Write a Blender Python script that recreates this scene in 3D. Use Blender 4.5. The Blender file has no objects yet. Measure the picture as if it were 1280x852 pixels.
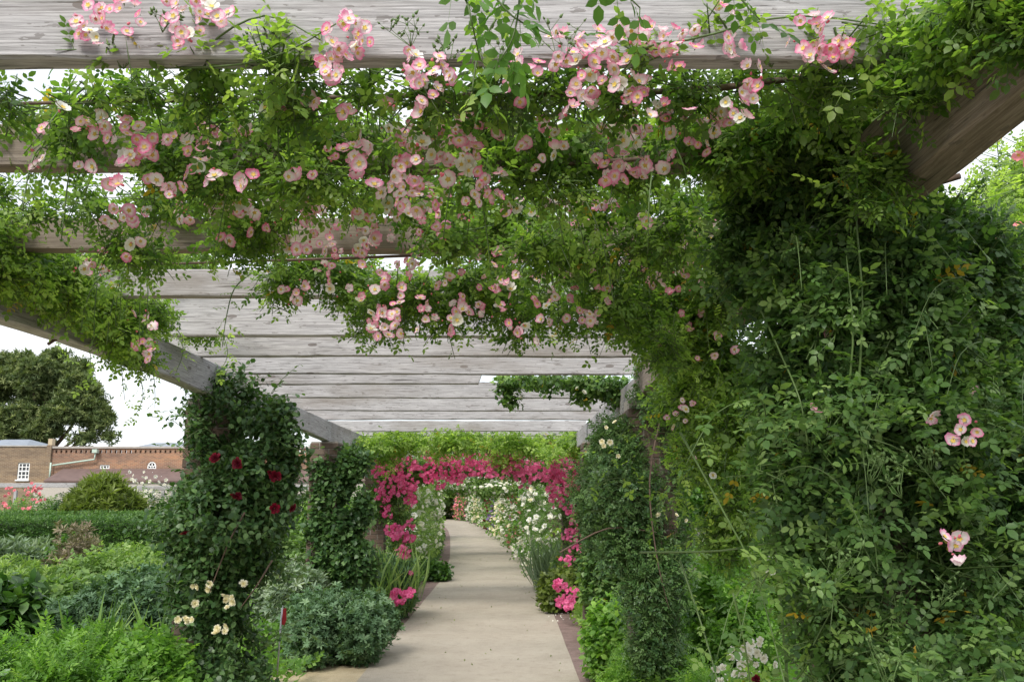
import bpy, math, random
import numpy as np
from mathutils import Vector
S = bpy.context.scene
COL = S.collection
rad = math.radians

# ------------------------------------------------------------------ camera, sky, sun, exposure
F = 1100.0                                    # focal length in pixels of the 1280 px wide photograph
TILT = math.atan(196 / 1100)
cd = bpy.data.cameras.new('camera'); cam = bpy.data.objects.new('camera', cd); COL.objects.link(cam)
cam.location = (0, 0, 1.6); cam.rotation_euler = (rad(90) + TILT, 0, 0)
cd.sensor_width = 36; cd.lens = 36 * F / 1280; cd.clip_start = 0.05; cd.clip_end = 2000
S.camera = cam

SUN_EL, SUN_AZ = 46, 203                       # azimuth clockwise from +Y (north)
W = bpy.data.worlds.new('World'); S.world = W; W.use_nodes = True
nt = W.node_tree; nt.nodes.clear()
def wn(t): return nt.nodes.new(t)
out = wn('ShaderNodeOutputWorld'); mix = wn('ShaderNodeMixShader')
b1 = wn('ShaderNodeBackground'); b2 = wn('ShaderNodeBackground')
sky = wn('ShaderNodeTexSky'); sky.sky_type = 'NISHITA'; sky.sun_disc = False
sky.sun_elevation = rad(SUN_EL); sky.sun_rotation = rad(SUN_AZ)
b1.inputs['Strength'].default_value = 0.12
b2.inputs['Color'].default_value = (0.93, 0.955, 1.0, 1); b2.inputs['Strength'].default_value = 1.0
tc = wn('ShaderNodeTexCoord'); no = wn('ShaderNodeTexNoise'); no.inputs['Scale'].default_value = 2.2
no.inputs['Detail'].default_value = 6; no.inputs['Roughness'].default_value = 0.55
cr = wn('ShaderNodeMapRange'); cr.inputs['From Min'].default_value = 0.36; cr.inputs['From Max'].default_value = 0.56
cr.inputs['To Min'].default_value = 0.55; cr.inputs['To Max'].default_value = 1.0
nt.links.new(tc.outputs['Generated'], no.inputs['Vector']); nt.links.new(no.outputs['Fac'], cr.inputs['Value'])
nt.links.new(sky.outputs['Color'], b1.inputs['Color']); nt.links.new(cr.outputs['Result'], mix.inputs['Fac'])
nt.links.new(b1.outputs[0], mix.inputs[1]); nt.links.new(b2.outputs[0], mix.inputs[2]); nt.links.new(mix.outputs[0], out.inputs[0])

sl = bpy.data.lights.new('sun', 'SUN'); sl.energy = 2.6; sl.angle = rad(20); sl.color = (1, 0.96, 0.9)
so = bpy.data.objects.new('sun', sl); COL.objects.link(so)
a, e = rad(SUN_AZ), rad(SUN_EL)
sd = Vector((math.sin(a) * math.cos(e), math.cos(a) * math.cos(e), math.sin(e)))
so.rotation_euler = sd.to_track_quat('Z', 'Y').to_euler()
S.view_settings.view_transform = 'Standard'; S.view_settings.look = 'None'
S.view_settings.exposure = 0.58; S.view_settings.gamma = 1
S.cycles.max_bounces = 6; S.cycles.diffuse_bounces = 3; S.cycles.glossy_bounces = 2
S.cycles.transmission_bounces = 4; S.cycles.transparent_max_bounces = 8; S.cycles.use_denoising = True

# ------------------------------------------------------------------ helpers
def at(px, py, d):
    """the world point seen at pixel px, py of the photograph, d metres in front of the camera"""
    u, v = (px - 640) / F, (426 - py) / F
    y = math.cos(TILT) - v * math.sin(TILT); z = math.sin(TILT) + v * math.cos(TILT)
    return np.array((u / y * d, d, 1.6 + z / y * d))
def tag(o, label=None, cat=None, group=None, kind=None):
    if label: o['label'] = label
    if cat: o['category'] = cat
    if group: o['group'] = group
    if kind: o['kind'] = kind
    return o
def thing(name, label, cat, loc=(0, 0, 0), group=None):
    o = bpy.data.objects.new(name, None); COL.objects.link(o); o.location = tuple(loc); o.empty_display_size = 0.1
    return tag(o, label, cat, group)
def world_loc(p):
    v = np.zeros(3)
    while p is not None:
        v += np.array(p.location); p = p.parent
    return v
def link(name, me, parent=None, loc=None, rot=None, kind=None):
    o = bpy.data.objects.new(name, me); COL.objects.link(o)
    if parent: o.parent = parent
    if loc is not None: o.location = tuple(np.array(loc) - (world_loc(parent) if parent else 0))
    if rot is not None: o.rotation_euler = rot
    if kind: o['kind'] = kind
    return o
def raw_mesh(name, V, T, mats, tint=None, mi=None, smooth=False):
    """triangle mesh from numpy arrays"""
    me = bpy.data.meshes.new(name)
    V = np.asarray(V, np.float32).reshape(-1, 3); T = np.asarray(T, np.int32).reshape(-1, 3)
    me.vertices.add(len(V)); me.vertices.foreach_set('co', V.ravel())
    me.loops.add(T.size); me.loops.foreach_set('vertex_index', T.ravel())
    me.polygons.add(len(T)); me.polygons.foreach_set('loop_start', np.arange(0, T.size, 3, dtype=np.int32))
    if smooth: me.polygons.foreach_set('use_smooth', np.ones(len(T), bool))
    for m in (mats if isinstance(mats, (list, tuple)) else [mats]): me.materials.append(m)
    if mi is not None: me.polygons.foreach_set('material_index', np.asarray(mi, np.int32))
    me.update(calc_edges=True)
    at_ = me.attributes.new('tint', 'FLOAT', 'POINT')
    at_.data.foreach_set('value', (np.asarray(tint, np.float32) if tint is not None else np.full(len(V), 0.5, np.float32)))
    return me
def add_raw(name, V, T, mats, parent=None, kind=None, **k):
    base = world_loc(parent) if parent else np.zeros(3)
    me = raw_mesh(name, np.asarray(V).reshape(-1, 3) - base, T, mats, **k)
    return link(name, me, parent, kind=kind)
class MB:
    """polygon collector"""
    def __init__(s): s.v = []; s.f = []
    def box(s, x0, x1, y0, y1, z0, z1):
        n = len(s.v)
        s.v += [(x, y, z) for z in (z0, z1) for (x, y) in ((x0, y0), (x1, y0), (x1, y1), (x0, y1))]
        s.f += [(n, n+3, n+2, n+1), (n+4, n+5, n+6, n+7), (n, n+1, n+5, n+4), (n+1, n+2, n+6, n+5), (n+2, n+3, n+7, n+6), (n+3, n, n+4, n+7)]
    def quad(s, *p):
        n = len(s.v); s.v += [tuple(q) for q in p]; s.f.append(tuple(range(n, n + len(p))))
    def prism(s, pts, y0, y1):
        """outline in x,z extruded along y"""
        n = len(s.v); k = len(pts)
        s.v += [(x, y0, z) for x, z in pts] + [(x, y1, z) for x, z in pts]
        s.f.append(tuple(range(n, n+k))); s.f.append(tuple(range(n+2*k-1, n+k-1, -1)))
        for i in range(k): s.f.append((n+i, n+k+i, n+k+(i+1) % k, n+(i+1) % k))
    def tube(s, pts, rs, sides=6):
        pts = [Vector(p) for p in pts]; n = len(s.v)
        for i, p in enumerate(pts):
            d = (pts[min(i+1, len(pts)-1)] - pts[max(i-1, 0)]).normalized()
            a = d.orthogonal().normalized() if i == 0 else (a - d * a.dot(d)).normalized()
            b = d.cross(a); r = rs[i] if hasattr(rs, '__len__') else rs
            for k in range(sides):
                t = 2 * math.pi * k / sides; s.v.append(tuple(p + a * math.cos(t) * r + b * math.sin(t) * r))
        for i in range(len(pts) - 1):
            for k in range(sides):
                s.f.append((n+i*sides+k, n+i*sides+(k+1) % sides, n+(i+1)*sides+(k+1) % sides, n+(i+1)*sides+k))
        s.f.append(tuple(n+k for k in range(sides))[::-1]); s.f.append(tuple(n+(len(pts)-1)*sides+k for k in range(sides)))
    def mesh(s, name, mat, smooth=False):
        me = bpy.data.meshes.new(name); me.from_pydata(s.v, [], s.f)
        for m in (mat if isinstance(mat, (list, tuple)) else [mat]): me.materials.append(m)
        if smooth: me.polygons.foreach_set('use_smooth', np.ones(len(me.polygons), bool))
        me.update(); return me
    def build(s, name, mat, parent=None, kind=None, smooth=False):
        if parent:
            b = world_loc(parent); s.v = [tuple(np.array(p) - b) for p in s.v]
        return link(name, s.mesh(name, mat, smooth), parent, kind=kind)

# ------------------------------------------------------------------ materials
def mat(name):
    m = bpy.data.materials.new(name); m.use_nodes = True; n = m.node_tree
    return m, n, n.nodes['Principled BSDF']
def N(n, t, **k):
    o = n.nodes.new(t)
    for a_, v in k.items():
        if a_ in o.inputs: o.inputs[a_].default_value = v
        else: setattr(o, a_, v)
    return o
def ramp(n, fac, stops):
    r = n.nodes.new('ShaderNodeValToRGB'); n.links.new(fac, r.inputs[0]); el = r.color_ramp.elements
    while len(el) < len(stops): el.new(0.5)
    for e_, (p, c) in zip(el, stops): e_.position = p; e_.color = (*c, 1)
    return r.outputs['Color']
def noise(n, vec, scale, detail=5, rough=0.55, dist=0):
    t = N(n, 'ShaderNodeTexNoise', Scale=scale, Detail=detail, Roughness=rough, Distortion=dist)
    if vec is not None: n.links.new(vec, t.inputs['Vector'])
    return t.outputs['Fac']
def math_(n, op, a_, b_=None):
    m = N(n, 'ShaderNodeMath', operation=op)
    for i, x in enumerate((a_, b_)):
        if x is None: continue
        if isinstance(x, (int, float)): m.inputs[i].default_value = x
        else: n.links.new(x, m.inputs[i])
    return m.outputs[0]
def mixc(n, fac, c1, c2, blend='MIX'):
    m = N(n, 'ShaderNodeMix', data_type='RGBA', blend_type=blend)
    for s_, x in ((m.inputs[0], fac), (m.inputs[6], c1), (m.inputs[7], c2)):
        if isinstance(x, (int, float)): s_.default_value = x
        elif isinstance(x, tuple): s_.default_value = (*x, 1)
        else: n.links.new(x, s_)
    return m.outputs[2]
def bump(n, bs, h, strength=0.3, dist=0.01):
    b = N(n, 'ShaderNodeBump', Strength=strength, Distance=dist)
    n.links.new(h, b.inputs['Height']); n.links.new(b.outputs[0], bs.inputs['Normal'])
def leaf_mat(name, dark, mid, light, trans=0.35, rough=0.42, yellow=0.975, dead=(0.42, 0.28, 0.03)):
    m, n, bs = mat(name)
    at_ = N(n, 'ShaderNodeAttribute', attribute_name='tint')
    oi = N(n, 'ShaderNodeObjectInfo'); geo = N(n, 'ShaderNodeNewGeometry')
    nz = noise(n, geo.outputs['Position'], 3.0, 3)
    v = math_(n, 'ADD', at_.outputs['Fac'], math_(n, 'MULTIPLY', math_(n, 'SUBTRACT', nz, 0.5), 0.5))
    v = math_(n, 'ADD', v, math_(n, 'MULTIPLY', math_(n, 'SUBTRACT', oi.outputs['Random'], 0.5), 0.45))
    c = ramp(n, v, [(0.0, dark), (0.5, mid), (0.93, light)])
    ye = math_(n, 'GREATER_THAN', at_.outputs['Fac'], yellow)
    c = mixc(n, ye, c, dead)
    c2 = mixc(n, math_(n, 'MULTIPLY', geo.outputs['Backfacing'], 0.35), c, (0.14, 0.2, 0.1))
    n.links.new(c2, bs.inputs['Base Color']); bs.inputs['Roughness'].default_value = rough
    bs.inputs['Specular IOR Level'].default_value = 0.35
    tr = N(n, 'ShaderNodeBsdfTranslucent'); n.links.new(mixc(n, 1.0, c, (1.5, 1.7, 0.6), 'MULTIPLY'), tr.inputs['Color'])
    mx = N(n, 'ShaderNodeMixShader'); mx.inputs[0].default_value = trans
    n.links.new(bs.outputs[0], mx.inputs[1]); n.links.new(tr.outputs[0], mx.inputs[2])
    n.links.new(mx.outputs[0], n.nodes['Material Output'].inputs[0])
    return m
LM = {
 'rose':   leaf_mat('rose_leaf',   (0.065, 0.140, 0.028), (0.210, 0.320, 0.070), (0.440, 0.550, 0.180), 0.54),
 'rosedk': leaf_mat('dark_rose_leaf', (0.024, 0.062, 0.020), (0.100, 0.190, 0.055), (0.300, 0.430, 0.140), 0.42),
 'fresh':  leaf_mat('fresh_leaf',  (0.060, 0.150, 0.022), (0.150, 0.300, 0.050), (0.300, 0.480, 0.100), 0.42, yellow=2),
 'lime':   leaf_mat('lime_leaf',   (0.070, 0.150, 0.025), (0.170, 0.300, 0.050), (0.300, 0.440, 0.090), 0.42, yellow=2),
 'blue':   leaf_mat('blue_green_leaf', (0.055, 0.115, 0.052), (0.120, 0.215, 0.105), (0.230, 0.340, 0.180), 0.25, 0.6, yellow=2),
 'silver': leaf_mat('silver_leaf', (0.10, 0.15, 0.09), (0.21, 0.29, 0.19), (0.38, 0.45, 0.33), 0.25, 0.7, yellow=2),
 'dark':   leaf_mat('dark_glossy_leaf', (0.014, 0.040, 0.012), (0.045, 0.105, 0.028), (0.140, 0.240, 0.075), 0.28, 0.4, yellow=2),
 'mid':    leaf_mat('soft_green_leaf', (0.070, 0.135, 0.038), (0.170, 0.275, 0.080), (0.330, 0.430, 0.160), 0.4, 0.6, yellow=2),
 'hedge':  leaf_mat('hedge_leaf',  (0.020, 0.062, 0.012), (0.055, 0.130, 0.022), (0.130, 0.240, 0.045), 0.3, yellow=2),
 'tree':   leaf_mat('tree_needle', (0.035, 0.065, 0.022), (0.105, 0.150, 0.050), (0.24, 0.28, 0.10), 0.2, 0.6, yellow=2),
 'olive':  leaf_mat('olive_leaf',  (0.070, 0.100, 0.020), (0.150, 0.200, 0.040), (0.260, 0.310, 0.080), 0.35, yellow=2),
 'brown':  leaf_mat('dry_seed_head', (0.10, 0.09, 0.055), (0.22, 0.18, 0.13), (0.35, 0.30, 0.22), 0.2, 0.8, yellow=2),
}
def petal_mat(name, inner, outer, trans=0.3):
    m, n, bs = mat(name)
    at_ = N(n, 'ShaderNodeAttribute', attribute_name='tint'); oi = N(n, 'ShaderNodeObjectInfo')
    v = math_(n, 'ADD', at_.outputs['Fac'], math_(n, 'MULTIPLY', math_(n, 'SUBTRACT', oi.outputs['Random'], 0.5), 0.55))
    c = ramp(n, v, [(0.1, inner), (0.42, tuple(i_ * .75 + o_ * .25 for i_, o_ in zip(inner, outer))), (0.95, outer)])
    n.links.new(c, bs.inputs['Base Color']); bs.inputs['Roughness'].default_value = 0.6; bs.inputs['Specular IOR Level'].default_value = 0.2
    tr = N(n, 'ShaderNodeBsdfTranslucent'); n.links.new(c, tr.inputs['Color'])
    mx = N(n, 'ShaderNodeMixShader'); mx.inputs[0].default_value = trans
    n.links.new(bs.outputs[0], mx.inputs[1]); n.links.new(tr.outputs[0], mx.inputs[2])
    n.links.new(mx.outputs[0], n.nodes['Material Output'].inputs[0]); return m
def plain(name, c, rough=0.7, metal=0.0, var=0.15, scale=20):
    m, n, bs = mat(name); g = N(n, 'ShaderNodeNewGeometry'); f = noise(n, g.outputs['Position'], scale)
    lo = tuple(x * (1 - var) for x in c); hi = tuple(min(1, x * (1 + var)) for x in c)
    n.links.new(ramp(n, f, [(0.3, lo), (0.7, hi)]), bs.inputs['Base Color'])
    bs.inputs['Roughness'].default_value = rough; bs.inputs['Metallic'].default_value = metal
    return m
PM = {'pale': petal_mat('pale_pink_petal', (0.95, 0.88, 0.87), (0.90, 0.34, 0.55), .42),
      'pink': petal_mat('rose_pink_petal', (0.92, 0.32, 0.55), (0.80, 0.06, 0.27), .4),
      'blush': petal_mat('deeper_pink_petal', (0.94, 0.74, 0.76), (0.88, 0.22, 0.43), .42),
      'cream': petal_mat('cream_petal', (0.85, 0.78, 0.50), (0.86, 0.84, 0.72)),
      'white': petal_mat('white_petal', (0.82, 0.80, 0.66), (0.86, 0.86, 0.84)),
      'red': petal_mat('dark_red_petal', (0.10, 0.004, 0.014), (0.22, 0.006, 0.025)),
      'yellow': petal_mat('yellow_petal', (0.80, 0.52, 0.03), (0.82, 0.66, 0.12)),
      'coral': petal_mat('coral_pink_petal', (0.86, 0.36, 0.38), (0.80, 0.20, 0.27)),
      'mauve': petal_mat('mauve_petal', (0.30, 0.20, 0.42), (0.42, 0.32, 0.55))}
STAMEN = plain('stamen_yellow', (0.70, 0.50, 0.10)); BUDG = plain('bud_green', (0.10, 0.17, 0.045), 0.6)
CANE = plain('green_cane', (0.085, 0.14, 0.035), 0.5, scale=8); BARK = plain('old_cane_bark', (0.10, 0.065, 0.045), 0.85, var=0.4, scale=30)

def wood_mat(name, lo, mid, hi):
    m, n, bs = mat(name); tc_ = N(n, 'ShaderNodeTexCoord'); oi = N(n, 'ShaderNodeObjectInfo')
    add = N(n, 'ShaderNodeVectorMath', operation='ADD'); mu = N(n, 'ShaderNodeVectorMath', operation='SCALE'); mu.inputs['Scale'].default_value = 9.0
    cx = N(n, 'ShaderNodeCombineXYZ')
    for i in range(3): n.links.new(oi.outputs['Random'], cx.inputs[i])
    n.links.new(cx.outputs[0], mu.inputs[0]); n.links.new(tc_.outputs['Object'], add.inputs[0]); n.links.new(mu.outputs[0], add.inputs[1])
    v = add.outputs[0]
    def mp(sc):
        mm = N(n, 'ShaderNodeMapping', Scale=sc); n.links.new(v, mm.inputs[0]); return mm.outputs[0]
    grain = noise(n, mp((3.0, 60, 130)), 1.6, 8, 0.72, 0.5)
    wave = noise(n, mp((1.2, 9, 14)), 1.0, 4, 0.5, 1.2)
    crack = noise(n, mp((2.2, 60, 85)), 1.0, 6, 0.65, 0.8)
    vor = N(n, 'ShaderNodeTexVoronoi', Scale=1.0); n.links.new(mp((3.2, 6, 9)), vor.inputs['Vector'])
    knot = math_(n, 'LESS_THAN', vor.outputs['Distance'], 0.11)
    c = ramp(n, grain, [(0.28, lo), (0.47, mid), (0.66, hi)])
    c = mixc(n, math_(n, 'MULTIPLY', wave, 0.5), c, mixc(n, 1.0, c, (0.78, 0.74, 0.70), 'MULTIPLY'))
    ck = ramp(n, crack, [(0.33, (1, 1, 1)), (0.38, (0, 0, 0))])
    cks = N(n, 'ShaderNodeRGBToBW'); n.links.new(ck, cks.inputs[0])
    c = mixc(n, math_(n, 'MULTIPLY', cks.outputs[0], 0.85), c, (0.05, 0.042, 0.036))
    c = mixc(n, math_(n, 'MULTIPLY', knot, 0.7), c, (0.09, 0.07, 0.06))
    sp_ = noise(n, mp((14, 45, 60)), 1.0, 3, 0.6); c = mixc(n, math_(n, 'MULTIPLY', math_(n, 'GREATER_THAN', sp_, 0.64), 0.55), c, (0.10, 0.085, 0.075))
    st = noise(n, mp((0.7, 2, 2.5)), 1.3, 5, 0.6)
    c = mixc(n, math_(n, 'MULTIPLY', math_(n, 'MAXIMUM', math_(n, 'SUBTRACT', st, 0.52), 0.0), 3.0), c, (0.16, 0.13, 0.10))
    n.links.new(c, bs.inputs['Base Color']); bs.inputs['Roughness'].default_value = 0.85
    h = math_(n, 'SUBTRACT', grain, math_(n, 'MULTIPLY', cks.outputs[0], 0.8)); bump(n, bs, h, 0.5, 0.004)
    return m
WOOD = wood_mat('weathered_oak', (0.12, 0.112, 0.110), (0.33, 0.322, 0.325), (0.55, 0.54, 0.545))
WOOD2 = wood_mat('brown_shaded_oak', (0.09, 0.07, 0.05), (0.20, 0.16, 0.125), (0.33, 0.28, 0.235))  # brown oak, darkened to include the shade on the near right side beams

m, n, bs = mat('pier_brick'); oi = N(n, 'ShaderNodeObjectInfo'); g = N(n, 'ShaderNodeNewGeometry')
c = ramp(n, oi.outputs['Random'], [(0.0, (0.08, 0.048, 0.036)), (0.4, (0.13, 0.075, 0.052)), (0.75, (0.17, 0.105, 0.072)), (1, (0.12, 0.095, 0.075))])
c = mixc(n, noise(n, g.outputs['Position'], 35), c, (0.10, 0.08, 0.06)); n.links.new(c, bs.inputs['Base Color'])
bs.inputs['Roughness'].default_value = 0.9; bump(n, bs, noise(n, g.outputs['Position'], 90), 0.5, 0.004); BRICK = m
MORTAR = plain('mortar', (0.26, 0.235, 0.20), 0.95, scale=60)

def ground_mat(name, stops, scale, fine, bstr=0.4):
    m, n, bs = mat(name); g = N(n, 'ShaderNodeNewGeometry'); p = g.outputs['Position']
    c = ramp(n, noise(n, p, scale, 8, 0.65), stops)
    c = mixc(n, 0.7, c, ramp(n, noise(n, p, 9, 8, 0.8), [(0.36, (0.72, 0.70, 0.66)), (0.46, (1, 1, 1)), (0.62, (1.08, 1.08, 1.08))]), 'MULTIPLY')
    fn = noise(n, p, fine, 3, 0.7)
    c = mixc(n, 0.55, c, ramp(n, fn, [(0.35, (0.45, 0.45, 0.45)), (0.5, (1, 1, 1)), (0.66, (1.4, 1.4, 1.4))]), 'MULTIPLY')
    n.links.new(c, bs.inputs['Base Color']); bs.inputs['Roughness'].default_value = 0.95; bump(n, bs, fn, bstr, 0.006); return m
SOIL = ground_mat('soil', [(0.3, (0.05, 0.055, 0.025)), (0.5, (0.07, 0.075, 0.035)), (0.7, (0.10, 0.08, 0.05))], 3, 60)
PATH = ground_mat('path_tarmac', [(0.25, (0.32, 0.275, 0.215)), (0.5, (0.385, 0.335, 0.265)), (0.75, (0.43, 0.38, 0.305))], 1.3, 110, 0.3)
BORD = ground_mat('red_brown_edging', [(0.3, (0.15, 0.10, 0.085)), (0.55, (0.22, 0.15, 0.13)), (0.7, (0.28, 0.20, 0.17))], 6, 90, 0.6)
GRAV = ground_mat('yellow_gravel', [(0.3, (0.42, 0.33, 0.20)), (0.6, (0.52, 0.43, 0.28))], 3, 120, 0.6)

# ------------------------------------------------------------------ course of the walk
CX = [(-6, -0.36), (0, -0.36), (18, -0.42), (24, -0.66), (30, -1.06), (38, -1.62), (45, -2.2), (60, -3.8), (75, -7.0), (90, -13)]
def cx(d):
    return float(np.interp(d, [c_[0] for c_ in CX], [c_[1] for c_ in CX]))
def pt(off, d, z=0):
    s_ = (cx(d + 0.5) - cx(d - 0.5)); l_ = math.hypot(1, s_)
    return (cx(d) + off / l_, d - off * s_ / l_, z)
PIERS = [-1.6] + [2.5 + 4.1 * k for k in range(18)]
OL, OR = -1.84, 1.40                            # pier axes, either side of the middle of the walk

# ------------------------------------------------------------------ ground, path
def strip(name, mt, o0, o1, z0, z1, d0=-5, d1=84, step=0.5, wob=0.0):
    mb = MB(); ds = np.arange(d0, d1, step); rr = random.Random(name)
    W_ = [(rr.uniform(-wob, wob), rr.uniform(-wob, wob)) for _ in ds]
    L = len(ds)
    for i, d in enumerate(ds): mb.v += [pt(o0 + W_[i][0], d, z0), pt(o1 + W_[i][1], d, z1)]
    for i in range(L - 1): mb.f.append((2*i, 2*i+1, 2*i+3, 2*i+2))
    o = mb.build(name, mt); tag(o, kind='structure'); return o
g_ = MB(); g_.quad((-400, -40, -0.012), (400, -40, -0.012), (400, 700, -0.012), (-400, 700, -0.012)); tag(g_.build('ground', SOIL), kind='structure')
strip('path_edging', BORD, -1.36, -0.95, -0.004, -0.004, d0=9.2, wob=0.05); strip('path_edging', BORD, 0.95, 1.30, -0.004, -0.004, wob=0.05)
strip('path', PATH, -0.99, 0.99, 0.0, 0.0, wob=0.004)
y_ = MB(); y_.v = [(-6, 2.0, -0.008), (-1.0, 2.0, -0.008), (-1.0, 9.25, -0.008), (-1.75, 9.25, -0.008), (-2.4, 8.6, -0.008), (-6, 8.2, -0.008)]; y_.f = [tuple(range(6))]
tag(y_.build('gravel_path', GRAV), kind='structure')

# ------------------------------------------------------------------ foliage machinery
def unit(v): return v / np.maximum(np.linalg.norm(v, axis=-1, keepdims=True), 1e-9)
def frames(f, up):
    f = unit(f); x = np.cross(f, up); bad = np.linalg.norm(x, axis=1) < 1e-4; x[bad] = (1, 0, 0)
    x = unit(x); z = np.cross(x, f); return np.stack([x, f, z], axis=2)
def leaflet(lod, w=0.30, L=1.0):
    if lod == 3:
        V = [(0, 0, 0), (-w, .28, .05), (0, .30, 0), (w, .28, .05), (-w*1.02, .64, .03), (0, .66, -.03), (w*1.02, .64, .03), (0, 1, -.10)]
        T = [(0, 2, 1), (0, 3, 2), (1, 2, 5), (1, 5, 4), (2, 3, 6), (2, 6, 5), (4, 5, 7), (5, 6, 7)]
    elif lod == 2:
        V = [(0, 0, 0), (-w, .28, .05), (w, .28, .05), (-w*1.0, .66, .03), (w*1.0, .66, .0), (0, 1, -.10)]
        T = [(0, 2, 1), (1, 2, 4), (1, 4, 3), (3, 4, 5)]
    else:
        V = [(0, 0, 0), (-w*1.15, .48, .07), (w*1.15, .48, .07), (0, 1, -.08)]; T = [(0, 3, 1), (0, 2, 3)]
    return np.array(V, float) * (L, L, L), np.array(T)
def place(V, T, pos, yaw, pitch=0.0, roll=0.0, s=1.0):
    cy_, sy_ = math.cos(yaw), math.sin(yaw); cp, sp = math.cos(pitch), math.sin(pitch); cr_, sr = math.cos(roll), math.sin(roll)
    Ry = np.array(((cr_, 0, sr), (0, 1, 0), (-sr, 0, cr_))); Rx = np.array(((1, 0, 0), (0, cp, -sp), (0, sp, cp))); Rz = np.array(((cy_, -sy_, 0), (sy_, cy_, 0), (0, 0, 1)))
    return (V * s) @ (Rz @ Rx @ Ry).T + np.array(pos), T
def join(parts):
    Vs, Ts, k = [], [], 0
    for V, T in parts: Vs.append(V); Ts.append(T + k); k += len(V)
    return np.concatenate(Vs), np.concatenate(Ts)
def compound(lod, pairs=2, seed=0, w=0.27, ll=0.31):
    """a pinnate rose leaf of unit length"""
    r = random.Random(seed); ps = []
    bend = r.uniform(-.12, .05)
    for i in range(pairs):
        t = 0.22 + 0.46 * i / max(1, pairs - 1)
        for sd_ in (-1, 1):
            V, T = leaflet(lod, w, ll * r.uniform(.8, 1.05))
            ps.append(place(V, T, (0, t, bend * t), -sd_ * rad(r.uniform(52, 70)), r.uniform(-.25, .25), r.uniform(-.4, .4)))
    V, T = leaflet(lod, w, ll * 1.1); ps.append(place(V, T, (0, .78, bend * .8), r.uniform(-.2, .2), r.uniform(-.3, .1)))
    if lod > 1: ps.append((np.array(((-.010, 0, 0), (.010, 0, 0), (0, .85, bend * .85))), np.array(((0, 1, 2),))))
    return join(ps)
def tuft(lod, k, w, seed, spread=0.6):
    """k simple leaves from one point"""
    r = random.Random(seed); ps = []
    for i in range(k):
        V, T = leaflet(lod, w, r.uniform(.7, 1.1)); ps.append(place(V, T, (0, 0, 0), i * 2 * math.pi / k + r.uniform(-.4, .4), r.uniform(spread - .3, spread + .3), r.uniform(-.3, .3)))
    return join(ps)
TPL = {
 'rose3': [compound(3, 2, 1), compound(3, 3, 2, ll=.26), compound(3, 2, 3), compound(3, 3, 4, ll=.25)],
 'rose2': [compound(2, 2, 1), compound(2, 3, 2, ll=.26), compound(2, 2, 3), compound(2, 3, 4, ll=.25)],
 'rose1': [compound(1, 2, 1, .34, .38), compound(1, 2, 2, .34, .38)],
 'oval3': [leaflet(3, .30), leaflet(3, .26)], 'oval2': [leaflet(2, .32), leaflet(2, .27)], 'oval1': [leaflet(1, .32), leaflet(1, .36)],
 'big3': [leaflet(3, .36), leaflet(3, .42)],
 'narrow': [tuft(1, 5, .10, 4), tuft(1, 6, .11, 5)], 'sage': [tuft(2, 6, .16, 7, .5), tuft(2, 7, .15, 8, .6)],
 'blade': [leaflet(1, .035), leaflet(1, .028)], 'fern': [compound(1, 5, 6, .16, .26), compound(1, 5, 7, .17, .28)],
 'needle': [tuft(1, 7, .09, 9, .4), tuft(1, 7, .10, 10, .8)],
}
def wob_(P, seed, s=3.0):
    r = np.random.RandomState(seed); v = 0
    for k in range(4):
        w = r.normal(size=3) * s * (1.6 ** k); v = v + np.sin(P @ w + r.uniform(0, 6.3)) / (1.5 ** k)
    return v / 2.4
def twigs(ells, n_tw, m, L, rng, out=0.7, up=0.1, shell=0.5, zmin=0.01, spread=0.9, seed=0, rough=0.22, flat=1.0, gap=.3, gs=None):
    """leaf positions along short shoots that grow in a set of ellipsoids (c, r); returns leaves and twigs"""
    C_ = np.array([e_[0] for e_ in ells], float); R_ = np.array([e_[1] for e_ in ells], float)
    w = R_.prod(axis=1) ** (2/3.); idx = rng.choice(len(ells), n_tw, p=w / w.sum())
    dr = unit(rng.normal(size=(n_tw, 3))); r = shell + (1 - shell) * rng.uniform(size=n_tw) ** 0.6
    P = dr * R_[idx]; r = r * (1 + rough * wob_((C_[idx] + P) / max(R_.mean(), .05) * .35, seed, 2.5))
    P = C_[idx] + P * r[:, None]; nrm = unit(dr / R_[idx])
    gf = gs or 1.6 / max(R_.mean() * 2, .25)
    kk = (wob_(P, seed + 77, gf) + rng.uniform(-.25, .25, n_tw)) > (-1 + gap * 1.6 - .35)
    P, nrm, idx = P[kk], nrm[kk], idx[kk]; n_tw = len(P)
    d = unit(nrm * out + rng.normal(size=(n_tw, 3)) * 0.55 + np.array((0, 0, up)))
    Ls = L * rng.uniform(.5, 1.3, n_tw)
    A = P - d * (Ls * .5)[:, None]; B = P + d * (Ls * .5)[:, None]; B[:, 2] -= Ls * .12
    t = (np.arange(m) + .5)[None, :] / m + rng.uniform(-.1, .1, (n_tw, m))
    Q = A[:, None] + (B - A)[:, None] * t[..., None]
    side = unit(np.cross(d, rng.normal(size=(n_tw, 3))))
    sg = np.where(np.arange(m) % 2, 1, -1)[None, :, None]
    fw = d[:, None] * 0.55 + side[:, None] * sg * spread + rng.normal(size=(n_tw, m, 3)) * .3 + np.array((0, 0, -.1))
    up_ = np.array((0, 0, 1.0)) * flat + nrm[:, None] * .7 + rng.normal(size=(n_tw, m, 3)) * .45
    tw = (rng.normal(size=(n_tw, 1)) * .16 + rng.normal(size=(n_tw, m)) * .14 + .47)
    Q = Q.reshape(-1, 3); k = Q[:, 2] > zmin
    return Q[k], fw.reshape(-1, 3)[k], up_.reshape(-1, 3)[k], tw.ravel()[k], np.stack([A, B], 1)
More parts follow.
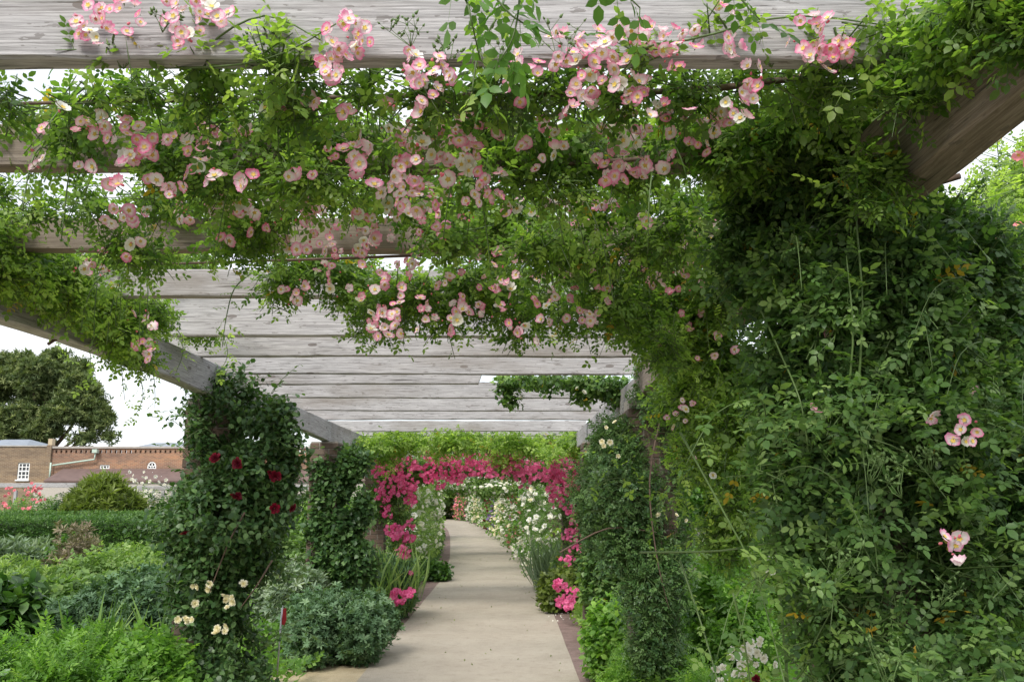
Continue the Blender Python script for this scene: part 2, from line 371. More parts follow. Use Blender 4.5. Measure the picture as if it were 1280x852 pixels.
def leaf_arrays(Q, fw, up, tint, tpls, size, rng, yellow=0.012):
    Vs, Ts, ti, k = [], [], [], 0
    pick = rng.randint(len(tpls), size=len(Q)); s = size * rng.uniform(.65, 1.25, len(Q)); R = frames(fw, up)
    tint = np.clip(tint, 0, .96); tint = np.where(rng.uniform(size=len(Q)) < yellow, 1.0, tint)
    for j, (TV, TT) in enumerate(tpls):
        q = np.where(pick == j)[0]
        if not len(q): continue
        V = Q[q][:, None] + np.einsum('nij,vj->nvi', R[q], TV) * s[q][:, None, None]
        Vs.append(V.reshape(-1, 3)); Ts.append((TT[None] + (np.arange(len(q)) * len(TV))[:, None, None] + k).reshape(-1, 3))
        ti.append(np.repeat(tint[q], len(TV))); k += len(q) * len(TV)
    return np.concatenate(Vs), np.concatenate(Ts), np.concatenate(ti)
NTRI = [0]
def tubes3(seg, r0, r1):
    """three-sided twigs, joined"""
    A, B = seg[:, 0], seg[:, 1]; d = unit(B - A); s1 = unit(np.cross(d, (0.3, 0.2, 1.0))); s2 = np.cross(d, s1); V = []
    for P_, r_ in ((A, r0), (B, r1)):
        for k in range(3):
            t = k * 2.0944; V.append(P_ + (s1 * math.cos(t) + s2 * math.sin(t)) * r_)
    V = np.stack(V, 1); T = []
    for k in range(3):
        k2 = (k + 1) % 3; T += [(k, k2, 3 + k2), (k, 3 + k2, 3 + k)]
    T = np.array(T)[None] + (np.arange(len(A)) * 6)[:, None, None]
    return V.reshape(-1, 3), T.reshape(-1, 3)
def mat_rot(R3):
    from mathutils import Matrix
    return Matrix([list(r_) for r_ in R3]).to_euler()
LEAFMESH = {}
def foliage(parent, ells, n_tw, m, L, tpl, size, mt, seed, singles=0, stems=True, name='foliage', extra=None, **k):
    rng = np.random.RandomState(seed)
    Q, fw, up, ti, seg = twigs(ells, n_tw, m, L, rng, seed=seed, **k)
    if extra is not None:
        Q = np.concatenate([Q, extra[0]]); fw = np.concatenate([fw, extra[1]]); up = np.concatenate([up, extra[2]]); ti = np.concatenate([ti, extra[3]])
    if singles:                                  # the leaves nearest the camera are objects of their own
        u = Q[:, 0] / np.maximum(Q[:, 1], .1); v = (Q[:, 2] - 1.6) / np.maximum(Q[:, 1], .1)
        vis = (np.abs(u) < .6) & (Q[:, 1] > .6) & (v < .62) & (v > -.24)
        od = np.argsort(np.where(vis, Q[:, 1] + rng.uniform(0, .12, len(Q)), 1e9))[:singles]
        keep = np.ones(len(Q), bool); keep[od] = False
        if (tpl, mt) not in LEAFMESH:
            LEAFMESH[(tpl, mt)] = [raw_mesh('leaf', V, T, LM[mt], tint=np.full(len(V), .5), smooth=True) for V, T in TPL[tpl]]
        ms = LEAFMESH[(tpl, mt)]; R = frames(fw[od], up[od])
        for j, i in enumerate(od):
            o = link('leaf', ms[j % len(ms)], parent, Q[i], mat_rot(R[j])); s_ = size * rng.uniform(.75, 1.25); o.scale = (s_, s_, s_)
        Q, fw, up, ti = Q[keep], fw[keep], up[keep], ti[keep]
    tpl = {'rose3': 'rose2'}.get(tpl, tpl)
    V, T, t_ = leaf_arrays(Q, fw, up, ti, TPL[tpl], size, rng, .006)
    NTRI[0] += len(T)
    add_raw(name, V, T, LM[mt], parent, kind='stuff', tint=t_, smooth=tpl.endswith('3'))
    if stems:
        V, T = tubes3(seg, size * .035, size * .018); NTRI[0] += len(T); add_raw('stems', V, T, CANE, parent, kind='stuff')
def shoot(pts, n, rng, tp=.6):
    """leaves along a bending cane: polyline -> leaf frames"""
    P = np.array(pts, float); sg = np.linalg.norm(np.diff(P, axis=0), axis=1); cu = np.concatenate([[0], np.cumsum(sg)])
    t = np.linspace(.06, 1, n) * cu[-1]; Q = np.stack([np.interp(t, cu, P[:, i]) for i in range(3)], 1)
    T_ = unit(np.stack([np.interp(t + .02, cu, P[:, i]) - np.interp(t - .02, cu, P[:, i]) for i in range(3)], 1))
    sd_ = unit(np.cross(T_, rng.normal(size=(n, 3)) * .3 + (0, 0, 1))); sgn = np.where(np.arange(n) % 2, 1, -1)[:, None]
    fw = T_ * .5 + sd_ * sgn * .8 + (0, 0, -.15) + rng.normal(size=(n, 3)) * .2
    up = np.array((0, 0, 1.)) + rng.normal(size=(n, 3)) * .4
    return Q, fw, up, rng.normal(size=n) * .15 + .6
def cat4(L): return tuple(np.concatenate([l_[i] for l_ in L]) for i in range(4))
def canes(parent, lines, r, mt=None, name='cane', each=True):
    mt = mt or CANE
    for ln in lines:
        mb = MB(); P = [np.array(p, float) for p in ln]; fine = []
        for i in range(len(P) - 1):               # smooth the polyline a little
            p0, p1, p2, p3 = P[max(i-1, 0)], P[i], P[i+1], P[min(i+2, len(P)-1)]
            for t in np.arange(0, 1, .25):
                fine.append(.5 * ((2*p1) + (-p0+p2)*t + (2*p0-5*p1+4*p2-p3)*t*t + (-p0+3*p1-3*p2+p3)*t**3))
        fine.append(P[-1]); k = len(fine)
        mb.tube(fine, [r * (1 - .6 * i / k) for i in range(k)], 6); mb.build(name, mt, parent, smooth=True)

# ------------------------------------------------------------------ blossoms
def single_rose(seed, cup=.25):
    """five-petalled open rose, radius 1: petals, pale heart, ring of stamens"""
    r = random.Random(seed); V, T, ti, mi = [], [], [], []
    for k in range(5):
        a0 = k * 2 * math.pi / 5 + r.uniform(-.2, .2); n0 = len(V); z0 = (k % 2) * .05; pl_ = r.uniform(.82, 1.1)
        c_ = cup + r.uniform(-.12, .2)
        for (rr, aa, zz, tt) in ((.08, 0, 0, 0), (.45, -.66, .10, .15), (.48, 0, .05, .1), (.45, .66, .10, .15),
                                 (.88, -.74, .26, .75), (.98, -.30, .30, 1), (.92, 0, .24, .85), (.99, .30, .31, 1), (.88, .74, .26, .75)):
            w_ = r.uniform(-.06, .06) * (rr > .6); V.append((math.cos(a0 + aa) * (rr * pl_ + w_), math.sin(a0 + aa) * (rr * pl_ + w_), z0 + zz * c_ * 3.2 + w_)); ti.append(tt)
        for t_ in ((0, 2, 1), (0, 3, 2), (1, 2, 5), (1, 5, 4), (2, 6, 5), (2, 7, 6), (2, 3, 7), (3, 8, 7)): T.append(tuple(n0 + q for q in t_)); mi.append(0)
    n0 = len(V); V.append((0, 0, .12)); ti.append(.5)
    for k in range(10):
        rr = .36 if k % 2 else .24; V.append((math.cos(k * .628) * rr, math.sin(k * .628) * rr, .22 + .08 * (k % 2))); ti.append(.5)
    for k in range(10): T.append((n0, n0 + 1 + k, n0 + 1 + (k + 1) % 10)); mi.append(1)
    n0 = len(V)                                  # calyx under the flower
    for p in ((.12, 0, -.05), (-.06, .1, -.05), (-.06, -.1, -.05), (0, 0, -.35)): V.append(p); ti.append(.5)
    for t_ in ((0, 1, 3), (1, 2, 3), (2, 0, 3)): T.append(tuple(n0 + q for q in t_)); mi.append(2)
    return np.array(V), np.array(T), np.array(ti), np.array(mi)
def double_rose(seed, rows=3, close=1.0):
    r = random.Random(seed); V, T, ti, mi = [], [], [], []
    for j in range(rows):
        k_ = (5, 6, 4)[j % 3]
        for k in range(k_):
            a0 = k * 2 * math.pi / k_ + j * .6 + r.uniform(-.2, .2); rr = (1.0, .72, .42)[j]; zz = (.28, .48, .58)[j] * close; n0 = len(V)
            wd = .75 if j < 2 else 1.0
            for (q, da, z_, t_) in ((.05, 0, -.1, 0), (rr * .7, -wd, zz * .6, .3), (rr * .78, wd, zz * .6, .3), (rr, -wd * .5, zz + .05, 1), (rr * 1.02, wd * .5, zz, .9)):
                V.append((math.cos(a0 + da * .8) * q, math.sin(a0 + da * .8) * q, z_ + r.uniform(-.04, .04))); ti.append(np.clip(t_ - .25 * j, 0, 1))
            for t_ in ((0, 2, 1), (1, 2, 4), (1, 4, 3)): T.append(tuple(n0 + q for q in t_)); mi.append(0)
    return np.array(V), np.array(T), np.array(ti), np.array(mi)
def bud(seed):
    r = random.Random(seed); V, T, ti, mi = [], [], [], []
    for j, (q, z_, t_) in enumerate(((0, -.5, .2), (.32, -.3, .4), (.42, .15, .8), (.25, .62, 1.0), (0, .85, 1.0))):
        for k in range(6): V.append((math.cos(k * 1.047) * q, math.sin(k * 1.047) * q, z_)); ti.append(t_)
    for j in range(4):
        for k in range(6):
            a0, a1 = j * 6 + k, j * 6 + (k + 1) % 6; T += [(a0, a1, a1 + 6), (a0, a1 + 6, a0 + 6)]; mi += [2 if j < 1 else 0] * 2
    return np.array(V), np.array(T), np.array(ti), np.array(mi)
BLM = {}
def blossom_meshes(kind, colour):
    if (kind, colour) not in BLM:
        src = {'single': [single_rose(i, c_) for i, c_ in enumerate((.12, .25, .4, .6, .2, .8, .32))], 'double': [double_rose(i) for i in range(4)],
               'bud': [bud(1)], 'dot': [double_rose(9, 2, .8), double_rose(11, 2, 1.1)]}[kind]
        BLM[(kind, colour)] = [raw_mesh('blossom', V, T, [PM[colour], STAMEN, BUDG], tint=ti, mi=mi, smooth=(kind != 'double')) for V, T, ti, mi in src]
    return BLM[(kind, colour)]
def blossoms(parent, P, nrm, size, kind, colour, rng, limit=300, name='blossom'):
    """first `limit` as objects sharing meshes, the rest one joined part"""
    ms = blossom_meshes(kind, colour); n_ = len(P); R = frames(np.cross(nrm, rng.normal(size=(n_, 3))), nrm)
    od = np.argsort(P[:, 1])
    for j, i in enumerate(od[:limit]):
        o = link(name, ms[rng.randint(len(ms))], parent, P[i], mat_rot(R[i])); s_ = size * rng.uniform(.7, 1.15); o.scale = (s_, s_, s_ * rng.uniform(.8, 1.2))
    rest = od[limit:]
    if len(rest):
        V0, T0, t0, m0 = double_rose(5, 2); Vr = P[rest][:, None] + np.einsum('nij,vj->nvi', R[rest], V0) * size * .9
        T = (T0[None] + (np.arange(len(rest)) * len(V0))[:, None, None]).reshape(-1, 3)
        add_raw('blossoms', Vr.reshape(-1, 3), T, [PM[colour]], parent, kind='stuff', tint=np.tile(t0, len(rest)))
def on_surface(ells, n_, rng, face=(0, -1, .15), bias=.6):
    """points near the camera side of a set of ellipsoids with outward normals"""
    C_ = np.array([e_[0] for e_ in ells], float); R_ = np.array([e_[1] for e_ in ells], float)
    w = (R_.prod(axis=1)) ** (2/3.); idx = rng.choice(len(ells), n_, p=w / w.sum())
    d = unit(rng.normal(size=(n_, 3)) + np.array(face) * bias); P = C_[idx] + d * R_[idx] * rng.uniform(.93, 1.1, n_)[:, None]
    return P, unit(d / R_[idx] + np.array(face) * .5 * 1 / R_.mean() * .5 + rng.normal(size=(n_, 3)) * .2)

# ================================================================== PERGOLA
rn = random.Random(5)
def depth(py, z):
    p = at(640, py, 1.0); return (z - 1.6) / (p[2] - 1.6)
def beam_mesh(L, th, h, mt, seed, arch=0.0, ends=(0, 0)):
    """a rough-sawn timber along local x, bottom at z=0, worn edges and a slightly wavy line"""
    r = np.random.RandomState(seed); n_ = max(6, int(L / .12)); mb = MB(); b = .007
    prof = [(-th/2 + b, 0), (th/2 - b, 0), (th/2, b), (th/2, h - b), (th/2 - b, h), (-th/2 + b, h), (-th/2, h - b), (-th/2, b)]
    ph = r.uniform(0, 6, 4); k = len(prof)
    for i in range(n_ + 1):
        t = i / n_; x = (t - .5) * L
        wz = .003 * math.sin(t * L * 1.7 + ph[0]) + .0012 * math.sin(t * L * 6 + ph[1]); wy = .004 * math.sin(t * L * 1.3 + ph[2])
        ar = arch * 4 * t * (1 - t)
        for j, (y, z) in enumerate(prof):
            q = r.normal(size=2) * .0012
            zz = z + (ar if z < h / 2 else 0) + wz * (.4 if z > h/2 else 1)
            mb.v.append((x + (ends[0] * (1 - z / h) if i == 0 else 0) - (ends[1] * (1 - z / h) if i == n_ else 0), y + wy + q[0], zz + q[1]))
    for i in range(n_):
        for j in range(k): mb.f.append((i*k+j, i*k+(j+1) % k, (i+1)*k+(j+1) % k, (i+1)*k+j))
    mb.f.append(tuple(range(k))[::-1]); mb.f.append(tuple(n_*k + j for j in range(k)))
    return mb.mesh('timber', mt)
perg = thing('pergola', 'long weathered grey timber pergola on brick piers arching over the garden path', 'pergola', (cx(2.5), 2.5, 0))
ZB = 2.57
rows = [(-.9, .15, 1, 1), (.2, .15, 1, 1), (1.05, .15, 1, 1)]
for py, h in ((82, .15), (214, .14), (315, .135), (373, .14), (421, .235), (446, .15), (468, .15)): rows.append((depth(py, ZB), h, 1, 1))
rows.append((depth(480.5, ZB - .02), .15, 1, .46))
for py in (497.5, 513.5, 524.5, 539): rows.append((depth(py, ZB - .05), .15, 1, 1))
d = rows[-1][0] + .95
while d < 72: rows.append((d, .15, 1, 1)); d += 1.0
for i, (d, h, l_, fr) in enumerate(rows):
    zb = ZB if d < 7.2 else ZB - (.02 if fr < 1 else .05)
    o0, o1 = -2.17 + rn.uniform(-.03, .03), 1.47 + rn.uniform(-.03, .03)
    if i in (3,): o0, o1 = -2.3, 1.62
    if fr < 1: o1 = o0 + (o1 - o0) * .63
    p0, p1 = np.array(pt(o0, d, zb)), np.array(pt(o1, d, zb)); L = np.linalg.norm(p1 - p0)
    link('crossbeam', beam_mesh(L, .06, h, WOOD if i != 4 and i != 5 else WOOD2, i, ends=(.05, .05)), perg, (p0 + p1) / 2, (0, 0, math.atan2(p1[1] - p0[1], p1[0] - p0[0]) + rn.uniform(-.004, .004)))
for side_, off in ((0, OL), (1, OR - .04)):
    for i in range(len(PIERS) - 1):
        d0, d1 = PIERS[i], PIERS[i + 1]; dz = 0 if d1 < 7 else -.06
        p0, p1 = np.array(pt(off, d0 + .006, 2.325 + dz)), np.array(pt(off, d1 - .006, 2.325 + dz)); L = np.linalg.norm(p1 - p0)
        link('side_beam', beam_mesh(L, .10, .243, WOOD2 if side_ and i < 2 else WOOD, 100 + i + 30 * side_, arch=.035), perg, (p0 + p1) / 2, (0, 0, math.atan2(p1[1] - p0[1], p1[0] - p0[0])))
# brick piers: pinwheel courses, each brick a piece
def brick_mesh(seed):
    r = random.Random(seed); b = .004; mb = MB(); lx, ly, lz = .215/2, .1025/2, .065/2
    j_ = lambda: r.uniform(-.002, .002)
    V = []
    for z, q in ((-lz, b), (-lz + b, 0), (lz - b, 0), (lz, b)):
        V += [(-lx + q + j_(), -ly + q + j_(), z), (lx - q + j_(), -ly + q + j_(), z), (lx - q + j_(), ly - q + j_(), z), (-lx + q + j_(), ly - q + j_(), z)]
    mb.v = V; mb.f = [(3, 2, 1, 0), (12, 13, 14, 15)] + [(i*4+k, i*4+(k+1) % 4, i*4+4+(k+1) % 4, i*4+4+k) for i in range(3) for k in range(4)]
    return mb.mesh('brick', BRICK)
BM_ = [brick_mesh(i) for i in range(4)]
for side_, off in ((0, OL), (1, OR)):
    for i, d in enumerate(PIERS[1:]):
        c_ = np.array(pt(off, d)); top = 2.32 if d < 7 else 2.26
        core = MB(); w = .157; core.box(c_[0]-w, c_[0]+w, c_[1]-w, c_[1]+w, -.01, top)
        p = core.build('brick_pier', MORTAR, perg)
        if off == OL and d < 3: continue
        nc = int((top - .005) / .0725)
        if d < 16:
            for q in range(nc):
                for k in range(4):
                    an = k * math.pi / 2; sx, sy = (.0575, -.115) if q % 2 == 0 else (-.0575, -.115)
                    lx, ly = math.cos(an) * sx - math.sin(an) * sy, math.sin(an) * sx + math.cos(an) * sy
                    o = link('brick', BM_[rn.randrange(4)], p); o.location = (c_[0] + lx * 1.005 - perg.location[0], c_[1] + ly * 1.005 - perg.location[1], .036 + q * .0725)
                    o.rotation_euler = (0, 0, an + rn.choice((0, math.pi)))
        else:
            for q in range(nc):
                mb = MB() if q == 0 else mb
                for k in range(4):
                    an = k * math.pi / 2; sx, sy = (.0575, -.115) if q % 2 == 0 else (-.0575, -.115)
                    lx, ly = math.cos(an) * sx - math.sin(an) * sy, math.sin(an) * sx + math.cos(an) * sy; hx, hy = (.107, .052) if k % 2 == 0 else (.052, .107)
                    z = .036 + q * .0725; mb.box(c_[0]+lx-hx, c_[0]+lx+hx, c_[1]+ly-hy, c_[1]+ly+hy, z-.032, z+.032)
            mb.build('bricks', BRICK, p, kind='stuff')

# ================================================================== BRICK BUILDING BEYOND THE GARDEN
def brickwall(name, c1, c2, mort):
    m, n, bs = mat(name); g = N(n, 'ShaderNodeNewGeometry'); sp = N(n, 'ShaderNodeSeparateXYZ'); n.links.new(g.outputs['Position'], sp.inputs[0])
    cb = N(n, 'ShaderNodeCombineXYZ'); n.links.new(math_(n, 'ADD', sp.outputs[0], sp.outputs[1]), cb.inputs[0]); n.links.new(sp.outputs[2], cb.inputs[1])
    bt = N(n, 'ShaderNodeTexBrick', Scale=1.0); bt.inputs['Brick Width'].default_value = .225; bt.inputs['Row Height'].default_value = .075; bt.inputs['Mortar Size'].default_value = .008
    bt.inputs['Color1'].default_value = (*c1, 1); bt.inputs['Color2'].default_value = (*c2, 1); bt.inputs['Mortar'].default_value = (*mort, 1)
    n.links.new(cb.outputs[0], bt.inputs['Vector'])
    mp = N(n, 'ShaderNodeMapping', Scale=(.5, .5, 2.2)); n.links.new(g.outputs['Position'], mp.inputs[0])
    f = noise(n, mp.outputs[0], .9, 6, .65)
    c = mixc(n, 1.0, bt.outputs['Color'], ramp(n, f, [(.3, (.62, .62, .66)), (.5, (1, 1, 1)), (.7, (1.35, 1.25, 1.05))]), 'MULTIPLY')
    n.links.new(c, bs.inputs['Base Color']); bs.inputs['Roughness'].default_value = .9; return m
BW1 = brickwall('yellow_stock_brick', (.24, .165, .10), (.17, .11, .07), (.30, .25, .18))
BW2 = brickwall('red_stock_brick', (.29, .145, .088), (.17, .095, .065), (.32, .25, .18))
WHITE = plain('white_paint', (.78, .78, .76), .5, var=.05); GLASS = plain('dark_window_glass', (.03, .035, .04), .1)
SLATE = plain('blue_grey_slate', (.22, .25, .29), .7, scale=2); STONE = plain('grey_coping_stone', (.36, .33, .30), .85, scale=3)
LEAD = plain('mauve_lean_to_tiles', (.13, .085, .075), .85, scale=3); PIPE = plain('pale_green_pipe_paint', (.42, .52, .44), .5)
bd = 50.0
def wx(px): return at(px, 600, bd)[0]
def wz(py): return at(640, py, bd)[2]
bld = thing('brick_building', 'long brick outbuilding with white sash windows, round window and pale drainpipe beyond the hedges', 'building', (wx(60), bd, 0))
def wall(name, x0, x1, z0, z1, holes, mt, y0=bd, th=.3):
    """wall with rectangular window openings, built as piers between them"""
    mb = MB(); xs = x0
    for (a0, a1, b0, b1) in sorted(holes):
        mb.box(xs, a0, y0, y0 + th, z0, z1); mb.box(a0, a1, y0, y0 + th, z0, b0); mb.box(a0, a1, y0, y0 + th, b1, z1); xs = a1
    mb.box(xs, x1, y0, y0 + th, z0, z1); return mb.build(name, mt, bld)
h1 = (wx(20.5), wx(35.5), wz(599), wz(578)); h2 = (wx(123), wx(135.5), wz(594), wz(580.5)); h3 = (wx(182.5), wx(194), wz(590.5), wz(576.5))
wall('wall', wx(-160), wx(56), 0, wz(558), [h1], BW1); wall('wall', wx(62), wx(520), 0, wz(566), [h2, h3], BW2)
mb = MB(); mb.box(wx(56), wx(62), bd - .12, bd + .35, 0, wz(556)); mb.build('pilaster', BW1, bld)
mb = MB(); mb.box(wx(56.4), wx(61.6), bd - .05, bd + .28, wz(556), wz(548)); mb.build('chimney_pot', plain('buff_stone', (.45, .36, .24)), bld)
mb = MB(); mb.box(wx(-160), wx(56), bd - .06, bd + .4, wz(558) + .002, wz(556.4)); mb.build('coping', STONE, bld)
mb = MB(); mb.box(wx(62), wx(520), bd - .06, bd + .4, wz(560), wz(557.6)); mb.build('coping', STONE, bld)
# pierced parapet course: bricks on edge with gaps of daylight
mb = MB(); bw = .17
x = wx(62)
while x < wx(520):
    mb.box(x, x + bw, bd + .02, bd + .24, wz(566), wz(562.2)); x += bw + .11
mb.build('parapet_bricks', BW2, bld, kind='stuff')
mb = MB(); mb.box(wx(62), wx(520), bd + .02, bd + .28, wz(562.2), wz(560)); mb.build('parapet', BW2, bld)
def sash(h, cols, rws, rnd=False):
    x0, x1, z0, z1 = h; fr = MB(); t = .07
    fr.box(x0, x0 + t, bd + .05, bd + .13, z0, z1); fr.box(x1 - t, x1, bd + .05, bd + .13, z0, z1); fr.box(x0 + t, x1 - t, bd + .05, bd + .13, z0, z0 + t); fr.box(x0 + t, x1 - t, bd + .05, bd + .13, z1 - t, z1)
    b = .045
    for k in range(1, cols):
        x = x0 + (x1 - x0) * k / cols; fr.box(x - b/2, x + b/2, bd + .06, bd + .12, z0 + t, z1 - t)
    for k in range(1, rws):
        z = z0 + (z1 - z0) * k / rws; bb = b * (1.6 if k == rws // 2 else 1); fr.box(x0 + t, x1 - t, bd + .055, bd + .115, z - bb/2, z + bb/2)
    w = fr.build('window', WHITE, bld)
    for k in range(cols):
        g = MB(); xa = x0 + (x1 - x0) * k / cols; xb = x0 + (x1 - x0) * (k + 1) / cols; g.box(xa + .03, xb - .03, bd + .085, bd + .095, z0 + .02, z1 - .02); g.build('pane', GLASS, w)
    s_ = MB(); s_.box(x0 - .05, x1 + .05, bd - .08, bd + .04, z0 - .08, z0 - .002); s_.build('sill', WHITE, w)
sash(h1, 3, 4); sash(h2, 3, 3)
# round window in its square opening: brick infill ring, white rim and six spokes
x0, x1, z0, z1 = h3; xc, zc = (x0 + x1) / 2, (z0 + z1) / 2; R_ = (x1 - x0) / 2
ring = MB()
for k in range(24):
    a0, a1 = k * math.pi / 12, (k + 1) * math.pi / 12
    def P(r_, a_, y_): return (xc + math.cos(a_) * r_, y_, zc + math.sin(a_) * r_ * (z1 - z0) / (x1 - x0))
    ring.quad(P(R_*.76, a0, bd + .03), P(R_, a0, bd + .03), P(R_, a1, bd + .03), P(R_*.76, a1, bd + .03))
    ring.quad(P(R_*.76, a0, bd + .03), P(R_*.76, a1, bd + .03), P(R_*.76, a1, bd + .12), P(R_*.76, a0, bd + .12))
for k in range(3):
    a_ = k * math.pi / 3 + math.pi / 2; dx, dz = math.cos(a_), math.sin(a_); nx, nz = -dz * .03, dx * .03
    ring.prism([(xc - dx*R_*.8 - nx, zc - dz*R_*.8 - nz), (xc + dx*R_*.8 - nx, zc + dz*R_*.8 - nz), (xc + dx*R_*.8 + nx, zc + dz*R_*.8 + nz), (xc - dx*R_*.8 + nx, zc - dz*R_*.8 + nz)], bd + .05, bd + .08)
rw = ring.build('round_window', WHITE, bld)
mb = MB(); mb.box(x0, x1, bd + .125, bd + .14, z0, z1); mb.build('pane', GLASS, rw)
co = MB()
for k in range(4):                               # brick spandrels in the corners
    a_ = [(1, 1), (-1, 1), (-1, -1), (1, -1)][k]; arc = [(xc + math.cos(t) * R_ * a_[0], zc + math.sin(t) * (z1 - z0) / 2 * a_[1]) for t in np.linspace(0, math.pi / 2, 7)]
    co.prism(arc + [(xc + R_ * a_[0], zc + (z1 - z0) / 2 * a_[1])], bd + .012, bd + .12)
co.build('wall_infill', BW2, bld)
mb = MB(); mb.box(wx(176), wx(200), bd - .07, bd + .0, z0 - .16, z0 - .003); mb.build('sill', WHITE, rw)
# lean-to with tiled roof against the wall
mb = MB(); x0, x1 = wx(78), wx(520); zt, zb_ = wz(585.5), wz(601)
mb.quad((x0, bd - .02, zt), (x0, bd - 2.0, zb_), (x1, bd - 2.0, zb_), (x1, bd - .02, zt)); mb.quad((x0, bd - 2.0, zb_ - .1), (x1, bd - 2.0, zb_ - .1), (x1, bd - 2.0, zb_), (x0, bd - 2.0, zb_)); mb.quad((x0, bd - .02, zt), (x0, bd - .02, zb_ - .1), (x0, bd - 2.0, zb_ - .1), (x0, bd - 2.0, zb_))
mb.build('lean_to_roof', LEAD, bld)
mb = MB(); mb.box(wx(66), wx(520), bd - 1.9, bd - 1.7, 0, zb_ - .11); mb.build('lean_to_wall', plain('pale_render', (.42, .38, .33)), bld)
for pts in ([(64, 602), (64, 578)], [(66.5, 581.5), (118, 574), (118.5, 566)]):
    mb = MB(); mb.tube([(wx(a_), bd - .2, wz(b_)) for a_, b_ in pts], .05, 8); mb.build('drainpipe', PIPE, bld, smooth=True)
mb = MB(); mb.box(wx(115.5), wx(121.5), bd - .35, bd - .05, wz(566), wz(561.5)); mb.build('rainwater_hopper', PIPE, bld)
def roof(px0, px1, py0, py1, d, label, hip):
    a0, a1 = at(px0, py1, d), at(px1, py1, d); zt = at(640, py0, d)[2]; w = a1[0] - a0[0]; dp = 7
    t = thing('slate_roofed_house', label, 'house', (a0[0] + w/2, d, 0)); mb = MB(); z = a0[2]
    mb.v = [(a0[0], d, z), (a1[0], d, z), (a1[0], d + dp, z), (a0[0], d + dp, z), (a0[0] + w*hip, d + dp/2, zt), (a1[0] - w*hip, d + dp/2, zt)]
    mb.f = [(0, 1, 5, 4), (1, 2, 5), (2, 3, 4, 5), (3, 0, 4)]; mb.build('roof', SLATE, t)
    mb = MB(); mb.box(a0[0] + .3, a1[0] - .3, d + .3, d + dp - .3, 0, z - .01); mb.build('wall', BW1, t)
roof(-60, 33, 545, 557, 62, 'far house whose hipped blue-grey slate roof shows below the big tree', .32)
roof(160, 330, 549, 560, 60, 'far house whose long slate ridge shows above the wall right of the tree', .04)

# ================================================================== GARDEN FURNITURE IN THE MIDDLE DISTANCE
gd = 30.0
tr = thing('rose_trellis', 'pale timber rail on slim posts behind the hedges, with roses trained along it', 'trellis', at(110, 640, gd) * (1, 1, 0))
for (p0, p1, y0, y1) in ((-80, 96, 603.5, 609), (158, 262, 607, 612.5), (330, 412, 606, 611.5)):
    a0, a1 = at(p0, y1, gd), at(p1, y0, gd); L = a1[0] - a0[0]
    link('rail', beam_mesh(L, .12, a1[2] - a0[2], WOOD, 300 + p0), tr, ((a0[0] + a1[0]) / 2, gd, a0[2]))
for px in (-30, 20, 88, 165, 192, 204, 216, 258, 335, 398):
    a0 = at(px, 612.6, gd); mb = MB(); mb.box(a0[0] - .045, a0[0] + .045, gd - .045, gd + .045, 0, a0[2] - .003); mb.build('post', WOOD, tr)
lab = thing('plant_label_stake', 'thin grey metal stake with a red tag standing beside the blue-green bush', 'plant label', at(345, 846, 7.3) * (1, 1, 0))
b0, b1 = at(345, 852, 7.25), at(353, 757, 7.3)
mb = MB(); mb.tube([(b0[0], b0[1], 0), tuple((b0 + b1) / 2), tuple(b1)], .007, 8); mb.build('stake', plain('galvanised_steel', (.45, .45, .45), .35, .8), lab, smooth=True)
mb = MB(); p_ = at(354, 760, 7.28); mb.prism([(p_[0] - .002, p_[2]), (p_[0] + .022, p_[2] + .004), (p_[0] + .028, p_[2] - .09), (p_[0] + .012, p_[2] - .13), (p_[0] - .01, p_[2] - .12)], 7.285, 7.289)
mb.build('red_tag', plain('red_plastic_tag', (.45, .03, .04), .5), lab)

# ================================================================== CLIMBING ROSES AND OTHER PLANTS
def E(px, py, d, rpx, ypx=None, dep=1.0):
    """ellipsoid seen at px, py with the radii rpx, ypx in picture pixels, dep times as deep as wide"""
    c_ = at(px, py, d); r_ = rpx * d / F; return (tuple(c_), (r_, r_ * dep, (ypx or rpx) * d / F))
def plant(name, label, cat, base, group=None): return thing(name, label, cat, (base[0], base[1], 0), group)
def blooms(parent, spots, size, kind, colour, seed, buds=.25, face=(0, -1, .05), jd=.12):
    """clusters of flowers: (px, py, d, count, spread in px)"""
    rng = np.random.RandomState(seed); P, Nn = [], []
    for px, py, d, k, sp in spots:
        for q in range(k):
            a_ = rng.uniform(0, 6.28); r_ = sp * math.sqrt(rng.uniform()); P.append(at(px + math.cos(a_) * r_, py + math.sin(a_) * r_ * .85, d + rng.uniform(-jd, jd)))
            Nn.append(np.array(face) + rng.normal(size=3) * (.7, .4, .65))
    P, Nn = np.array(P), unit(np.array(Nn)); k = rng.uniform(size=len(P)) < buds; kb = k.copy()
    if colour == 'pale':
        w_ = rng.uniform(size=len(P)) < .09; blossoms(parent, P[~k & w_], Nn[~k & w_], size, kind, 'white', rng, 80); k = k | w_
        j_ = rng.uniform(size=len(P)) < .38; blossoms(parent, P[~k & j_], Nn[~k & j_], size * .9, kind, 'blush', rng, 150); k2 = ~k & ~j_
        blossoms(parent, P[k2], Nn[k2], size, kind, colour, rng, 300)
    else: blossoms(parent, P[~k], Nn[~k], size, kind, colour, rng)
    if kb.any(): blossoms(parent, P[kb], Nn[kb], size * .42, 'bud', colour if colour != 'pale' else 'coral', rng, name='rosebud')
